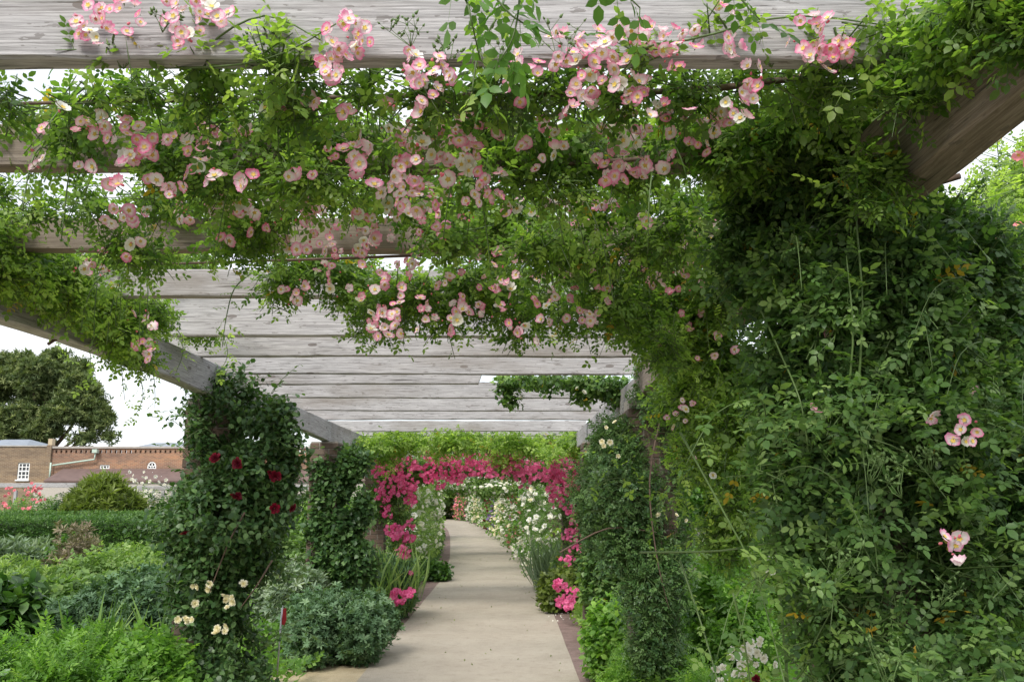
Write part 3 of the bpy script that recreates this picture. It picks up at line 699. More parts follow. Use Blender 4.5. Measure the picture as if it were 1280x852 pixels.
def bud_sprays(parent, spots, seed, name='bud_spray'):
    """branched sprays of green hips and closed buds"""
    rng = np.random.RandomState(seed)
    for px, py, d, r_ in spots:
        c_ = at(px, py, d); R0 = r_ * d / F; mb = MB(); root = c_ + (rng.uniform(-.3, .3) * R0, .2 * R0, -R0)
        for k in range(6):
            md = c_ + rng.uniform(-.7, .7, 3) * R0 * (1, .8, .7); kn = root * .6 + md * .4 + rng.uniform(-.15, .15, 3) * R0; mb.tube([root, kn, md], [.0012, .001, .0008], 3)
            for q in range(4):
                e_ = md + rng.uniform(-.42, .42, 3) * R0 + (0, 0, .12 * R0); mb.tube([md, e_], [.0007, .0006], 3)
                b_ = .0036 * rng.uniform(.7, 1.25); u = unit((e_ - md)[None])[0]; mb.tube([e_ - u*b_*.8, e_ - u*b_*.2, e_ + u*b_*.9, e_ + u*b_*2.2], [b_*.4, b_, b_*.7, b_*.1], 5)
        mb.build(name, BUDG, parent, smooth=True)

# ---- 1. the light pink rambler lying over the first beams
can = plant('rambling_rose', 'pale pink single-flowered rambling rose hanging in a curtain from the nearest pergola beams', 'climbing rose', (pt(OR + .25, 2.3)))
rng = np.random.RandomState(3)
cu = []
# fringe under and in front of the first beam
for px, py, r_ in ((150, 62, 30), (255, 70, 32), (350, 75, 40), (330, 40, 22), (180, 120, 45), (90, 125, 42), (0, 125, 45), (270, 120, 52), (370, 125, 48), (460, 110, 40), (540, 120, 45), (620, 110, 48), (700, 110, 50),
                   (780, 105, 52), (860, 110, 48), (940, 90, 42), (1010, 110, 45), (1080, 100, 48), (1150, 60, 48), (1220, 40, 50), (880, 30, 20), (980, 55, 26), (1050, 60, 30), (1100, 30, 24), (1260, 90, 40), (610, 40, 22), (800, 60, 30)):
    cu.append(E(px, py, (1.79 if py < 90 else 1.98) + rng.uniform(-.03, .15), r_, r_ * .72, .6 if py < 90 else 1.0))
for px in range(-30, 1130, 62):                  # second tier
    for py in (165, 215):
        if px < 190 and py > 160: 
            if rng.uniform() < .55: continue
        if 780 < px < 930 and py > 200: continue
        cu.append(E(px + rng.uniform(-18, 18), py + rng.uniform(-12, 12), 2.45 + rng.uniform(-.15, .2), rng.uniform(38, 56), rng.uniform(26, 38), 1.1))
for px in range(180, 960, 55):                   # third tier
    for py in (255, 300):
        if py > 290 and 380 < px < 560: continue
        if px < 330 and py > 290 and rng.uniform() < .3: continue
        cu.append(E(px + rng.uniform(-16, 16), py + rng.uniform(-12, 12), 3.1 + rng.uniform(-.2, .3), rng.uniform(32, 50), rng.uniform(22, 34), 1.1))
for px, py, r_ in ((-20, 240, 40), (40, 262, 34), (110, 250, 40), (-20, 195, 38), (60, 190, 30)): cu.append(E(px, py, 3.0, r_, r_ * .6))
for px, py, r_, ry in ((355, 350, 32, 32), (400, 330, 30, 34), (440, 350, 34, 46), (480, 380, 30, 44), (455, 400, 14, 20), (520, 370, 34, 34), (560, 385, 26, 34), (585, 350, 34, 36), (630, 360, 34, 42), (648, 405, 16, 20),
                       (680, 370, 34, 40), (720, 380, 32, 38), (760, 370, 36, 46), (800, 380, 34, 56), (850, 370, 36, 60), (830, 430, 24, 34), (895, 350, 36, 60), (600, 398, 16, 12), (740, 330, 40, 30), (820, 320, 40, 30), (900, 290, 40, 40)):
    cu.append(E(px, py, 3.75 + rng.uniform(-.25, .25), r_, ry, 1.2))
rg = np.random.RandomState(9); ex = []; lines = []
for k in range(34):                              # free hanging and arching shoots
    px = rg.uniform(60, 900); py = rg.uniform(300, 350) if k % 2 else rg.uniform(120, 260); d = 3.7 if k % 2 else 2.5
    a0 = at(px, py, d); dx = rg.uniform(-.35, .35); ln = rg.uniform(.2, .42)
    pts = [a0, a0 + (dx * .4, -.08, -.02), a0 + (dx * .8, -.12, -ln * .45), a0 + (dx, -.13, -ln)]
    if k % 2: pts = [a0, a0 + (dx * .3, -.05, -.08), a0 + (dx * .4, -.08, -ln * .6), a0 + (dx * .45, -.08, -ln * .95)]
    lines.append(pts); ex.append(shoot(pts, 11, rg))
for pts in ([at(20, 75, 2.1), at(200, 85, 1.9), at(330, 75, 1.8), at(420, 30, 1.75)], [at(250, 120, 2), at(260, 60, 1.85), at(330, 20, 1.8), at(400, 50, 1.8)],
            [at(760, 60, 1.9), at(860, 50, 1.8), at(1000, 20, 1.8), at(1180, 45, 1.8)], [at(1230, 60, 2), at(1100, 70, 1.9), at(1010, 60, 1.85)],
            [at(930, 80, 2.0), at(905, 30, 1.8), at(880, 5, 1.8)], [at(620, -60, 1.6), at(630, 0, 1.6), at(600, 60, 1.6), at(590, 115, 1.6)]):
    lines.append(pts); ex.append(shoot(pts, 15, rg))
foliage(can, cu, 7200, 3, .14, 'rose3', .076, 'rose', 21, singles=300, gap=.5, gs=5.0, extra=cat4(ex), shell=.25, flat=1.1, zmin=1.9)
canes(can, lines, .0035)
canes(can, [[at(1300, 120, 2.4), at(1150, 150, 2.3), at(900, 190, 2.4), at(500, 215, 2.5), at(100, 210, 2.6)], [at(1200, 220, 2.6), at(900, 300, 3.2), at(500, 320, 3.5), at(200, 330, 3.7)],
            [at(1180, 60, 2.0), at(900, 110, 2.05), at(500, 120, 2.1), at(0, 130, 2.2)]], .010, BARK, 'old_cane')
sp = []
for px, py, k, s_ in ((118, 30, 7, 26), (150, 20, 5, 22), (240, 14, 8, 28), (232, 50, 3, 10), (275, 14, 3, 14), (435, 48, 10, 26), (418, 80, 6, 18), (525, 80, 5, 24), (545, 100, 5, 20), (530, 128, 1, 3), (545, 150, 4, 26), (490, 170, 4, 16),
                      (535, 175, 6, 26), (588, 155, 5, 16), (575, 185, 6, 20), (555, 205, 4, 12), (600, 232, 8, 26), (515, 250, 10, 26), (180, 185, 7, 15), (140, 160, 5, 20), (105, 158, 3, 10), (267, 170, 3, 10), (305, 165, 2, 6),
                      (412, 195, 2, 8), (443, 203, 1, 3), (220, 238, 3, 12), (700, 62, 5, 26), (760, 70, 11, 36), (732, 105, 6, 20), (790, 112, 5, 18), (778, 155, 6, 30), (840, 150, 5, 20), (778, 205, 10, 25), (870, 185, 3, 12), (900, 152, 4, 12),
                      (938, 95, 3, 14), (925, 55, 3, 15), (1025, 55, 9, 34), (1050, 60, 3, 12), (1015, 66, 2, 8), (905, 10, 2, 6), (855, 60, 6, 26), (820, 45, 6, 26), (690, 170, 4, 24), (660, 200, 2, 20), (650, 90, 3, 20), (920, 130, 4, 18)):
    sp.append((px, py, (1.76 if py < 100 else 1.84) if py < 150 else 2.08, int(k * 2.1 + .5), s_ * 1.15))
blooms(can, [(a_, b_, c_, int(k_ * 1.25 + .5), s_ * 1.1) for a_, b_, c_, k_, s_ in sp], .0170, 'single', 'pale', 5, buds=.24, jd=.06)
sp = [(px, py, 2.66, int(k*1.8), s_ * 1.2) for px, py, k, s_ in ((375, 235, 13, 28), (350, 215, 6, 20), (400, 245, 5, 20), (285, 255, 8, 20), (230, 265, 4, 10), (170, 300, 3, 8), (530, 275, 8, 20), (455, 300, 8, 16), (140, 270, 3, 10), (395, 275, 5, 20), (620, 250, 4, 30), (690, 255, 4, 30))]
sp += [(px, py, 3.22, int(k*1.7), s_ * 1.15) for px, py, k, s_ in ((350, 300, 4, 15), (375, 315, 3, 12), (440, 340, 13, 40), (500, 370, 15, 45), (560, 330, 9, 35), (630, 330, 9, 35), (700, 300, 9, 40), (720, 350, 9, 40), (680, 380, 11, 45), (750, 270, 6, 25), (840, 300, 7, 30),
                                                  (885, 290, 5, 20), (480, 400, 6, 20), (610, 370, 7, 25), (740, 400, 4, 12), (650, 410, 5, 12), (560, 385, 6, 30), (780, 340, 7, 40), (860, 350, 6, 40), (130, 325, 4, 14), (105, 340, 3, 10), (160, 300, 3, 12))]
rq = np.random.RandomState(77)
for k in range(46): px, py = rq.uniform(330, 900), rq.uniform(240, 400); sp.append((px, py, 2.7 if py < 280 else 3.2, 3, 14))
for k in range(40): px, py = rq.uniform(150, 560), rq.uniform(170, 330); sp.append((px, py, 2.05 if py < 235 else 2.62, 3, 13))
for k in range(44): px, py = rq.uniform(40, 900), rq.uniform(110, 230); sp.append((px, py, 1.84 if py < 150 else 2.08, 2, 10))
blooms(can, [(a_, b_, c_, int(k_ * 1.15 + .5), s_ * 1.1) for a_, b_, c_, k_, s_ in sp], .0205, 'single', 'pale', 6, buds=.28)
bud_sprays(can, ((505, 28, 1.75, 32), (615, 62, 1.7, 32), (330, 55, 1.8, 34), (205, 20, 1.8, 22), (400, 92, 1.9, 28), (700, 45, 1.75, 34), (1045, 60, 1.85, 30), (560, 60, 1.75, 20), (860, 90, 1.95, 28), (700, 130, 2.0, 34), (640, 140, 2.0, 30), (160, 60, 1.85, 28), (960, 60, 1.85, 26), (745, 175, 2.2, 34), (480, 150, 2.15, 26)), 4)
# a nearer shoot of larger leaves reaching down at the top
nr = plant('overhanging_shoot', 'leafy green rose shoot with large leaves dangling at the top centre nearest the viewer', 'rose shoot', (.1, 1.15, 0))
rg = np.random.RandomState(12); L_ = []
for pts, k in (([at(560, -80, 1.2), at(600, -30, 1.2), at(640, 20, 1.2), at(690, 45, 1.2)], 9), ([at(650, -80, 1.22), at(650, -10, 1.2), at(640, 50, 1.2), at(610, 95, 1.22)], 10), ([at(540, -70, 1.2), at(580, -5, 1.2), at(590, 30, 1.2), at(600, 75, 1.25)], 8),
               ([at(740, -60, 1.25), at(770, -20, 1.25), at(800, 10, 1.25)], 5), ([at(900, -60, 1.4), at(920, -10, 1.4), at(950, 25, 1.4)], 6)):
    L_.append(shoot(pts, k, rg)); canes(nr, [pts], .0022)
Q, fw, up, ti = cat4(L_); R = frames(fw + (0, 0, -.5), up)
for j in range(len(Q)):
    if ('rose3', 'fresh') not in LEAFMESH: LEAFMESH[('rose3', 'fresh')] = [raw_mesh('leaf', V, T, LM['fresh'], tint=np.full(len(V), .12), smooth=True) for V, T in TPL['rose3']]
    ms = LEAFMESH[('rose3', 'fresh')]; o = link('leaf', ms[j % 3], nr, Q[j], mat_rot(R[j])); s_ = .085 * rg.uniform(.8, 1.15); o.scale = (s_,) * 3

# ---- 2. rambler over the left side beam
lft = plant('rambling_rose', 'light green rambling rose draped over the left side beam with few small pink flowers', 'climbing rose', pt(OL, 4.4))
el = []
for px, py, r_, ry in ((-30, 280, 50, 24), (-20, 330, 55, 26), (35, 340, 50, 24), (85, 362, 40, 22), (60, 325, 60, 18), (140, 335, 60, 20), (120, 385, 36, 24), (155, 405, 30, 32), (172, 440, 22, 30), (190, 400, 26, 12), (250, 405, 40, 14), (230, 330, 50, 18), (20, 300, 50, 12), (180, 385, 34, 14)):
    el.append(E(px, py, 2.0 * 1100 / (640 - px), r_, ry, 1.0))
rg = np.random.RandomState(14); ex = []; lines = []
for px, py in ((100, 420), (140, 440), (165, 460), (180, 450), (270, 410), (215, 405), (60, 390)):
    a0 = at(px, py, 4.7); pts = [a0, a0 + (.05, 0, -.06), a0 + (.07, 0, -.16), a0 + (rg.uniform(-.05, .1), 0, -.26)]; lines.append(pts); ex.append(shoot(pts, 9, rg))
el += [E(px, py, 1.98 * 1100 / (640 - px), r_, ry) for px, py, r_, ry in ((20, 352, 44, 18), (75, 372, 40, 18), (10, 320, 40, 20), (60, 340, 50, 20), (120, 385, 36, 20), (150, 425, 26, 24))]
foliage(lft, el, 2600, 3, .13, 'rose2', .078, 'rose', 31, extra=cat4(ex), shell=.2, zmin=1.8)
canes(lft, lines, .003); canes(lft, [[at(60, 430, 4.2), at(120, 380, 4.4), at(40, 330, 4.2), at(-60, 300, 4)]], .008, BARK, 'old_cane')
blooms(lft, [(175, 400, 4.3, 6, 18), (180, 430, 4.3, 6, 14), (188, 445, 4.3, 4, 10), (40, 380, 3.9, 4, 12), (100, 350, 4.2, 4, 16), (145, 345, 4.2, 5, 20), (110, 335, 4.2, 5, 24), (170, 350, 4.3, 4, 20)], .028, 'single', 'pale', 7)

# ---- 3. the great climber on the near right pier
np_ = pt(OR, 2.5)
big = plant('climbing_rose', 'huge dark climbing rose smothering the nearest right-hand pier, sparse pale pink flowers', 'climbing rose', np_)
el = []
for px, py, r_, ry, d in ((1090, 300, 120, 70, 2.5), (1020, 360, 70, 80, 2.4), (1190, 350, 90, 100, 2.5), (985, 470, 40, 80, 2.45), (1060, 600, 110, 110, 2.35), (1180, 560, 100, 110, 2.35), (1030, 640, 50, 100, 2.4), (1100, 760, 110, 110, 2.35), (1220, 720, 90, 120, 2.35),
                          (1040, 800, 50, 90, 2.4), (1040, 230, 90, 50, 2.5), (960, 230, 60, 60, 2.6), (940, 320, 50, 70, 2.6), (1290, 600, 60, 120, 2.4), (1290, 800, 70, 90, 2.3), (1150, 860, 130, 70, 2.2), (1100, 480, 90, 60, 2.35), (1240, 450, 60, 80, 2.4)):
    el.append(E(px, py, d, r_, ry, 1.0))
rg = np.random.RandomState(15); ex = []; lines = []
for k in range(16):
    px, py = rg.uniform(960, 1270), rg.uniform(300, 800); a0 = at(px, py, 2.25); dx = rg.uniform(-.22, .2)
    pts = [a0 + (0, .15, 0), a0 + (dx * .4, -.1, .06), a0 + (dx, -.18, .02), a0 + (dx * 1.4, -.22, -.1)]; lines.append(pts); ex.append(shoot(pts, 8, rg))
for px, py, r_ in ((1080, 500, 60), (1150, 520, 60), (1240, 520, 40), (990, 520, 30), (1180, 620, 50), (1230, 800, 50), (1200, 840, 60), (1000, 700, 40)):
    for k in range(7):
        a0 = at(px + rg.uniform(-r_, r_), py + rg.uniform(-r_ * .6, r_ * .6), 2.05); ex.append(shoot([a0 + (0, .1, 0), a0 + (rg.uniform(-.1, .1), -.05, .02), a0 + (rg.uniform(-.2, .2), -.08, -.03)], 5, rg))
lines2 = [[at(1072, 500, 2.15), at(1078, 380, 2.1), at(1070, 260, 2.1), at(1074, 160, 2.15)], [at(1120, 480, 2.2), at(1128, 360, 2.15), at(1122, 240, 2.15)], [at(1050, 560, 2.2), at(1066, 430, 2.1), at(1058, 320, 2.1)],
          [at(850, 540, 2.6), at(905, 640, 2.4), at(945, 720, 2.2), at(985, 870, 2.0)], [at(948, 380, 2.4), at(975, 440, 2.3), at(1000, 500, 2.2), at(1010, 560, 2.2)], [at(850, 700, 2.9), at(880, 790, 2.8), at(902, 870, 2.7)], [at(800, 690, 3), at(900, 688, 2.7), at(990, 675, 2.4), at(1060, 690, 2.2)],
          [at(916, 740, 2.6), at(930, 800, 2.6), at(940, 870, 2.6)]]
canes(big, lines2, .0035); canes(big, lines, .002)
for ln in lines2: ex.append(shoot(ln, 12, rg))
el += [E(px, py, 2.2, r_, ry, .7) for px, py, r_, ry in ((1060, 380, 60, 60), (1140, 420, 70, 60), (1070, 500, 70, 60), (1160, 560, 70, 60), (1080, 640, 70, 60), (1170, 720, 80, 70), (1090, 790, 80, 70), (1200, 840, 80, 60), (1140, 330, 60, 50))]
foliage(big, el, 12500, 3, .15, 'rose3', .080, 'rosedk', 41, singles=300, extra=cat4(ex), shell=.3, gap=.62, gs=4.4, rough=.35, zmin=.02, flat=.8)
blooms(big, [(1205, 540, 1.95, 8, 22), (1158, 520, 2.0, 2, 8), (1195, 680, 1.95, 7, 22), (1015, 512, 2.1, 1, 2), (1215, 485, 2.0, 1, 3), (1198, 706, 1.95, 1, 3), (1045, 405, 2.2, 2, 30)], .0175, 'single', 'pale', 8, jd=.04)
bud_sprays(big, ((1120, 590, 1.95, 32), (1050, 700, 2.0, 34), (1110, 830, 1.95, 34), (1160, 560, 2.0, 28), (1230, 500, 2.05, 30), (1090, 580, 2.0, 24), (1180, 730, 2.0, 30)), 6)

# ---- 4. canopy continuing right above the near pier, and the rose beyond it on the right
up_ = plant('rambling_rose', 'fresh green rambler spilling over the top right beam end above the dark climber', 'climbing rose', pt(OR + .5, 2.2))
el = [E(px, py, d, r_, ry) for px, py, d, r_, ry in ((1180, 20, 1.95, 60, 26), (1260, 10, 1.9, 60, 34), (1120, 60, 2.0, 50, 30), (1200, 70, 2.1, 46, 22), (1010, 150, 2.3, 60, 36), (930, 180, 2.4, 60, 40), (1080, 170, 2.4, 60, 40), (1020, 60, 2.1, 30, 20), (1270, 60, 2.2, 30, 20), (1130, 130, 2.3, 40, 30))]
el += [E(px, py, d, r_, ry, .8) for px, py, d, r_, ry in ((1240, 4, 1.5, 60, 36), (1185, 52, 1.65, 40, 32), (1140, 112, 1.8, 30, 34), (1285, 30, 1.45, 40, 50), (1090, 220, 2.0, 30, 40))]
foliage(up_, el, 2300, 3, .12, 'rose3', .066, 'rose', 42, shell=.2, zmin=1.8)
canes(up_, [[at(1290, 90, 2), at(1180, 70, 1.95), at(1080, 110, 2.0), at(960, 150, 2.2)]], .004)
lr = plant('rambling_rose', 'light yellow-green rambler filling the space between the two right-hand piers', 'climbing rose', (1.25, 4.4))
el = [E(px, py, d, r_, ry) for px, py, d, r_, ry in ((880, 400, 4.0, 40, 34), (850, 440, 4.3, 34, 30), (900, 460, 4.0, 40, 36), (870, 500, 4.4, 34, 34), (920, 530, 4.0, 34, 36), (890, 570, 4.4, 36, 30), (930, 610, 4.2, 26, 34), (825, 415, 4.2, 30, 26), (790, 400, 4.1, 26, 20), (910, 660, 4.4, 26, 40), (840, 500, 4.8, 20, 24), (860, 560, 4.8, 20, 20))]
rg = np.random.RandomState(44); ex = []; lines = []
for k in range(34):
    px, py = rg.uniform(800, 960), rg.uniform(380, 640); a0 = at(px, py, 3.9); dx = rg.uniform(-.34, .1)
    pts = [a0 + (.05, .2, 0), a0 + (dx * .4, -.05, .06), a0 + (dx * .8, -.1, .02), a0 + (dx * 1.2, -.12, -.14)]; lines.append(pts); ex.append(shoot(pts, 10, rg))
foliage(lr, el, 2600, 3, .15, 'rose2', .08, 'rose', 44, extra=cat4(ex), shell=.2, gap=.5, rough=.4)
canes(lr, lines, .002); canes(lr, [[(1.35, 4.5, 0), (1.3, 4.4, 1.0), (1.2, 4.3, 1.9), (1.0, 4.2, 2.4)], [(1.25, 4.6, 0), (1.35, 4.4, 1.3), (1.15, 4.3, 2.2)]], .008)
blooms(lr, [(850, 505, 3.7, 5, 22), (860, 400, 3.7, 5, 26), (820, 425, 3.7, 4, 20), (900, 440, 3.6, 4, 30), (845, 530, 3.9, 4, 16), (880, 580, 3.8, 3, 24), (880, 330, 3.4, 5, 30)], .019, 'single', 'pale', 45, buds=.3)
rb = plant('rose_bush', 'tall loose rose bush with small pink flowers, right of the nearest pier', 'rose bush', (3.0, 4.3))
el = [E(px, py, d, r_, ry) for px, py, d, r_, ry in ((1240, 290, 4.2, 70, 70), (1290, 220, 4.3, 60, 60), (1300, 350, 4.0, 80, 90), (1270, 450, 4.2, 80, 80), (1300, 560, 4.0, 80, 90), (1290, 700, 4.0, 80, 100), (1330, 820, 4, 90, 90), (1200, 380, 4.6, 60, 60))]
foliage(rb, el, 2200, 3, .16, 'rose2', .09, 'rose', 43, shell=.2)
canes(rb, [[(3.0, 4.3, 0), (2.9, 4.2, 1.2), (2.6, 4.1, 2.2), (2.4, 4.0, 2.9)], [(2.9, 4.3, 0), (2.7, 4.2, 1.4), (2.9, 4.1, 2.6)]], .008)
blooms(rb, [(1265, 335, 3.6, 8, 24), (1215, 270, 3.8, 5, 24), (1275, 195, 3.8, 3, 12), (1260, 300, 3.6, 5, 30), (1240, 480, 3.8, 3, 20), (1275, 380, 3.6, 4, 20), (1195, 285, 3.9, 4, 16), (1270, 640, 3.6, 3, 14)], .026, 'single', 'coral', 9)

# ---- 5. climber on the second left pier (dark red and cream flowers)
pl = pt(OL, 6.6)
c5 = plant('climbing_rose', 'dark leafy climber wrapping the left pier beside the red-tagged stake, crimson and cream roses', 'climbing rose', pl)
el = [E(px - 8 - 8 * (py > 600), py, d, r_ * .9, ry) for px, py, d, r_, ry in ((290, 500, 6.5, 42, 34), (330, 520, 6.4, 34, 24), (275, 545, 6.4, 42, 34), (320, 580, 6.3, 58, 40), (262, 590, 6.4, 40, 40), (300, 640, 6.3, 70, 50), (255, 650, 6.4, 26, 46), (300, 700, 6.3, 62, 46), (290, 760, 6.3, 58, 46), (300, 820, 6.2, 50, 46), (290, 880, 6.2, 50, 50), (345, 640, 6.4, 26, 50), (352, 512, 6.3, 26, 22), (362, 545, 6.3, 24, 24), (368, 585, 6.3, 20, 26), (250, 735, 6.3, 22, 28))]
rg = np.random.RandomState(16); ex = []; lines = []
for k in range(48):
    s_ = 1 if k % 2 else -1; px, py = 296 + s_ * rg.uniform(20, 60), rg.uniform(490, 820); a0 = at(px, py, 6.2); dx = s_ * rg.uniform(.08, .36)
    pts = [a0, a0 + (dx * .4, -.05, .1), a0 + (dx, -.08, .1 + rg.uniform(-.1, .12))]; lines.append(pts); ex.append(shoot(pts, 9, rg))
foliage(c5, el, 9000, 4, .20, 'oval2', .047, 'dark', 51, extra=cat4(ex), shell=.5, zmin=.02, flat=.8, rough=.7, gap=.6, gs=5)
canes(c5, lines, .003); canes(c5, [[at(306, 640, 5.95), at(285, 680, 5.9), at(262, 740, 5.95)], [at(340, 700, 6), at(322, 730, 5.9), at(300, 760, 5.95)], [(pl[0] - .15, pl[1] - .24, 0), (pl[0] - .1, pl[1] - .26, 1), (pl[0] + .05, pl[1] - .24, 2), (pl[0] + .1, pl[1] - .24, 2.4)], [(pl[0] + .12, pl[1] - .24, 0), (pl[0] + .15, pl[1] - .26, 1), (pl[0] - .05, pl[1] - .24, 2.3)]], .007, BARK, 'old_cane')
blooms(c5, [(297, 580, 5.7, 2, 3), (295, 620, 5.7, 2, 3), (350, 595, 5.75, 2, 6), (362, 632, 5.8, 1, 3), (342, 636, 5.8, 1, 3), (270, 572, 5.75, 1, 3), (232, 666, 5.9, 1, 2), (338, 590, 5.8, 1, 2)], .036, 'double', 'red', 10, buds=0, jd=.02)
blooms(c5, [(247, 732, 5.95, 2, 6), (258, 732, 5.95, 2, 6), (280, 742, 5.9, 1, 1), (286, 752, 5.9, 5, 9), (243, 755, 5.95, 1, 2), (272, 790, 5.9, 2, 6), (284, 787, 5.9, 2, 6), (236, 772, 5.95, 3, 8), (305, 726, 5.95, 2, 5), (224, 774, 6, 1, 2)], .027, 'double', 'cream', 11, buds=0, jd=.03)

# ---- 6. climber on the second right pier
pr = pt(OR, 6.6)
c6 = plant('climbing_rose', 'dark green climbing rose with cream buds on the brick pier right of the path', 'climbing rose', pr)
el = [E(px, py, d, r_, ry) for px, py, d, r_, ry in ((775, 560, 6.5, 34, 40), (780, 620, 6.4, 48, 46), (785, 680, 6.4, 38, 40), (840, 540, 6.6, 34, 46), (845, 620, 6.5, 30, 60), (812, 740, 6.3, 34, 44), (835, 720, 6.4, 26, 50), (830, 500, 6.4, 40, 20), (822, 805, 6.3, 30, 40), (880, 480, 6.5, 40, 40), (735, 610, 6.9, 26, 40), (750, 655, 6.8, 30, 40), (820, 470, 6.4, 24, 20))]
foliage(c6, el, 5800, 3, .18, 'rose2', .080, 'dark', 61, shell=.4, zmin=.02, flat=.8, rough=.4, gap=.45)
canes(c6, [[at(826, 520, 6.2), at(812, 600, 6.1), at(820, 690, 6.1), at(836, 760, 6.1)], [at(700, 690, 6.1), at(760, 660, 6.2), at(820, 665, 6.2)], [(pr[0], pr[1] - .25, 0), (pr[0] + .05, pr[1] - .26, 1), (pr[0] - .06, pr[1] - .24, 2.3)]], .007, BARK, 'old_cane')
blooms(c6, [(765, 560, 6.1, 5, 16), (830, 640, 6.1, 2, 14), (850, 648, 6.1, 2, 10), (780, 600, 6.1, 2, 20), (760, 530, 6.1, 3, 10)], .022, 'double', 'cream', 12, buds=.3)
q3 = plant('climbing_rose', 'dark leafy climber on the third right pier between the cream-budded and deep pink roses', 'climbing rose', pt(OR, 10.7))
foliage(q3, [E(px, py, 10.5, r_, ry) for px, py, r_, ry in ((752, 575, 18, 22), (750, 615, 20, 28), (752, 660, 22, 30), (752, 705, 24, 26), (750, 740, 22, 16))], 2600, 4, .18, 'oval1', .075, 'rosedk', 63, shell=.4, rough=.5, gap=.4)
blooms(q3, [(748, 620, 10.0, 3, 14), (745, 660, 10.0, 3, 14)], .03, 'double', 'cream', 64)
hg = plant('trailing_rose', 'tuft of dark rose foliage and white flowers hanging through the gap beside the broken beam', 'climbing rose', pt(.9, 7.9))
el = [E(px, py, 7.6, r_, ry) for px, py, r_, ry in ((632, 482, 14, 12), (638, 498, 12, 12), (690, 476, 60, 6), (745, 482, 36, 12), (785, 492, 30, 18), (730, 496, 14, 8))]
foliage(hg, el, 900, 4, .1, 'oval1', .05, 'rosedk', 62, shell=.2, zmin=1.9); canes(hg, [[at(630, 474, 7.6), at(700, 476, 7.6), at(800, 480, 7.6)]], .006, BARK)
blooms(hg, [(642, 495, 7.4, 5, 10), (730, 490, 7.4, 3, 12)], .022, 'double', 'white', 13)

# ---- 7. green canopy over the middle beams and green climber on the third left pier
gc = plant('climbing_vine', 'bright green climber massed over the pergola beams just beyond the bare planks', 'climbing plant', pt(OL, 13))
el = [E(px, py, d, r_, ry, 1.6) for px, py, r_, ry, d in ((435, 548, 24, 12, 12.6), (470, 555, 22, 14, 12.8), (555, 550, 26, 9, 13.2), (600, 551, 32, 10, 13.4), (650, 550, 32, 10, 13.4), (700, 551, 30, 10, 13.2), (735, 553, 24, 12, 13), (620, 563, 60, 7, 14), (700, 564, 40, 8, 14), (560, 562, 40, 7, 14), (488, 570, 16, 12, 13))]
rq = np.random.RandomState(88)
el = [E(rq.uniform(425, 745), 549 + abs(rq.normal()) * 7, rq.uniform(12.3, 14.2), rq.uniform(10, 24), rq.uniform(4, 10), 1.6) for k in range(44)] + [E(430, 556, 12.4, 16, 14), E(486, 572, 13, 14, 14), E(735, 560, 13, 16, 12)]
foliage(gc, el, 4000, 3, .26, 'rose1', .10, 'rose', 71, shell=.2, gap=.4, rough=.5, zmin=1.9, stems=False); canes(gc, [[at(430, 560, 12.6), at(500, 552, 13), at(620, 553, 13.3), at(740, 555, 13)]], .012, BARK)
c7 = plant('climbing_shrub', 'glossy dark evergreen climber around the foot of the third left pier', 'climbing plant', pt(OL, 10.7))
el = [E(px, py, 10.6, r_, ry) for px, py, r_, ry in ((425, 670, 26, 36), (440, 705, 28, 34), (410, 700, 20, 34), (405, 620, 16, 34), (402, 585, 14, 26), (425, 600, 16, 30), (440, 580, 20, 22), (400, 660, 16, 30), (455, 640, 10, 26))]
foliage(c7, el, 3200, 4, .16, 'oval1', .07, 'dark', 72, shell=.4, zmin=.02)

# ---- 8. deep pink roses on the fourth pair of piers and the garland between them
dp = [plant('climbing_rose', 'deep pink climbing rose on the left brick pier, its garland reaching over the path', 'climbing rose', pt(OL, 14.8)),
      plant('climbing_rose', 'deep pink climbing rose on the right pier where its garland comes down', 'climbing rose', pt(OR, 14.8))]
elL = [E(px, py, d, r_, ry) for px, py, r_, ry, d in ((490, 600, 26, 24, 14.6), (475, 625, 16, 26, 14.6), (500, 655, 14, 30, 14.6), (500, 700, 16, 30, 14.4), (520, 590, 26, 12, 14.8), (560, 584, 28, 9, 14.8), (600, 585, 22, 9, 14.8))]
elR = [E(px, py, d, r_, ry) for px, py, r_, ry, d in ((640, 586, 26, 10, 14.8), (680, 588, 28, 12, 14.8), (720, 595, 26, 20, 14.6), (720, 630, 20, 28, 14.6), (722, 670, 16, 30, 14.5), (708, 715, 16, 30, 14.0), (745, 640, 20, 50, 14.2))]
foliage(dp[0], elL, 1700, 3, .18, 'rose1', .10, 'rosedk', 81, shell=.3, stems=False); foliage(dp[1], elR, 1900, 3, .18, 'rose1', .10, 'rosedk', 82, shell=.3, stems=False)
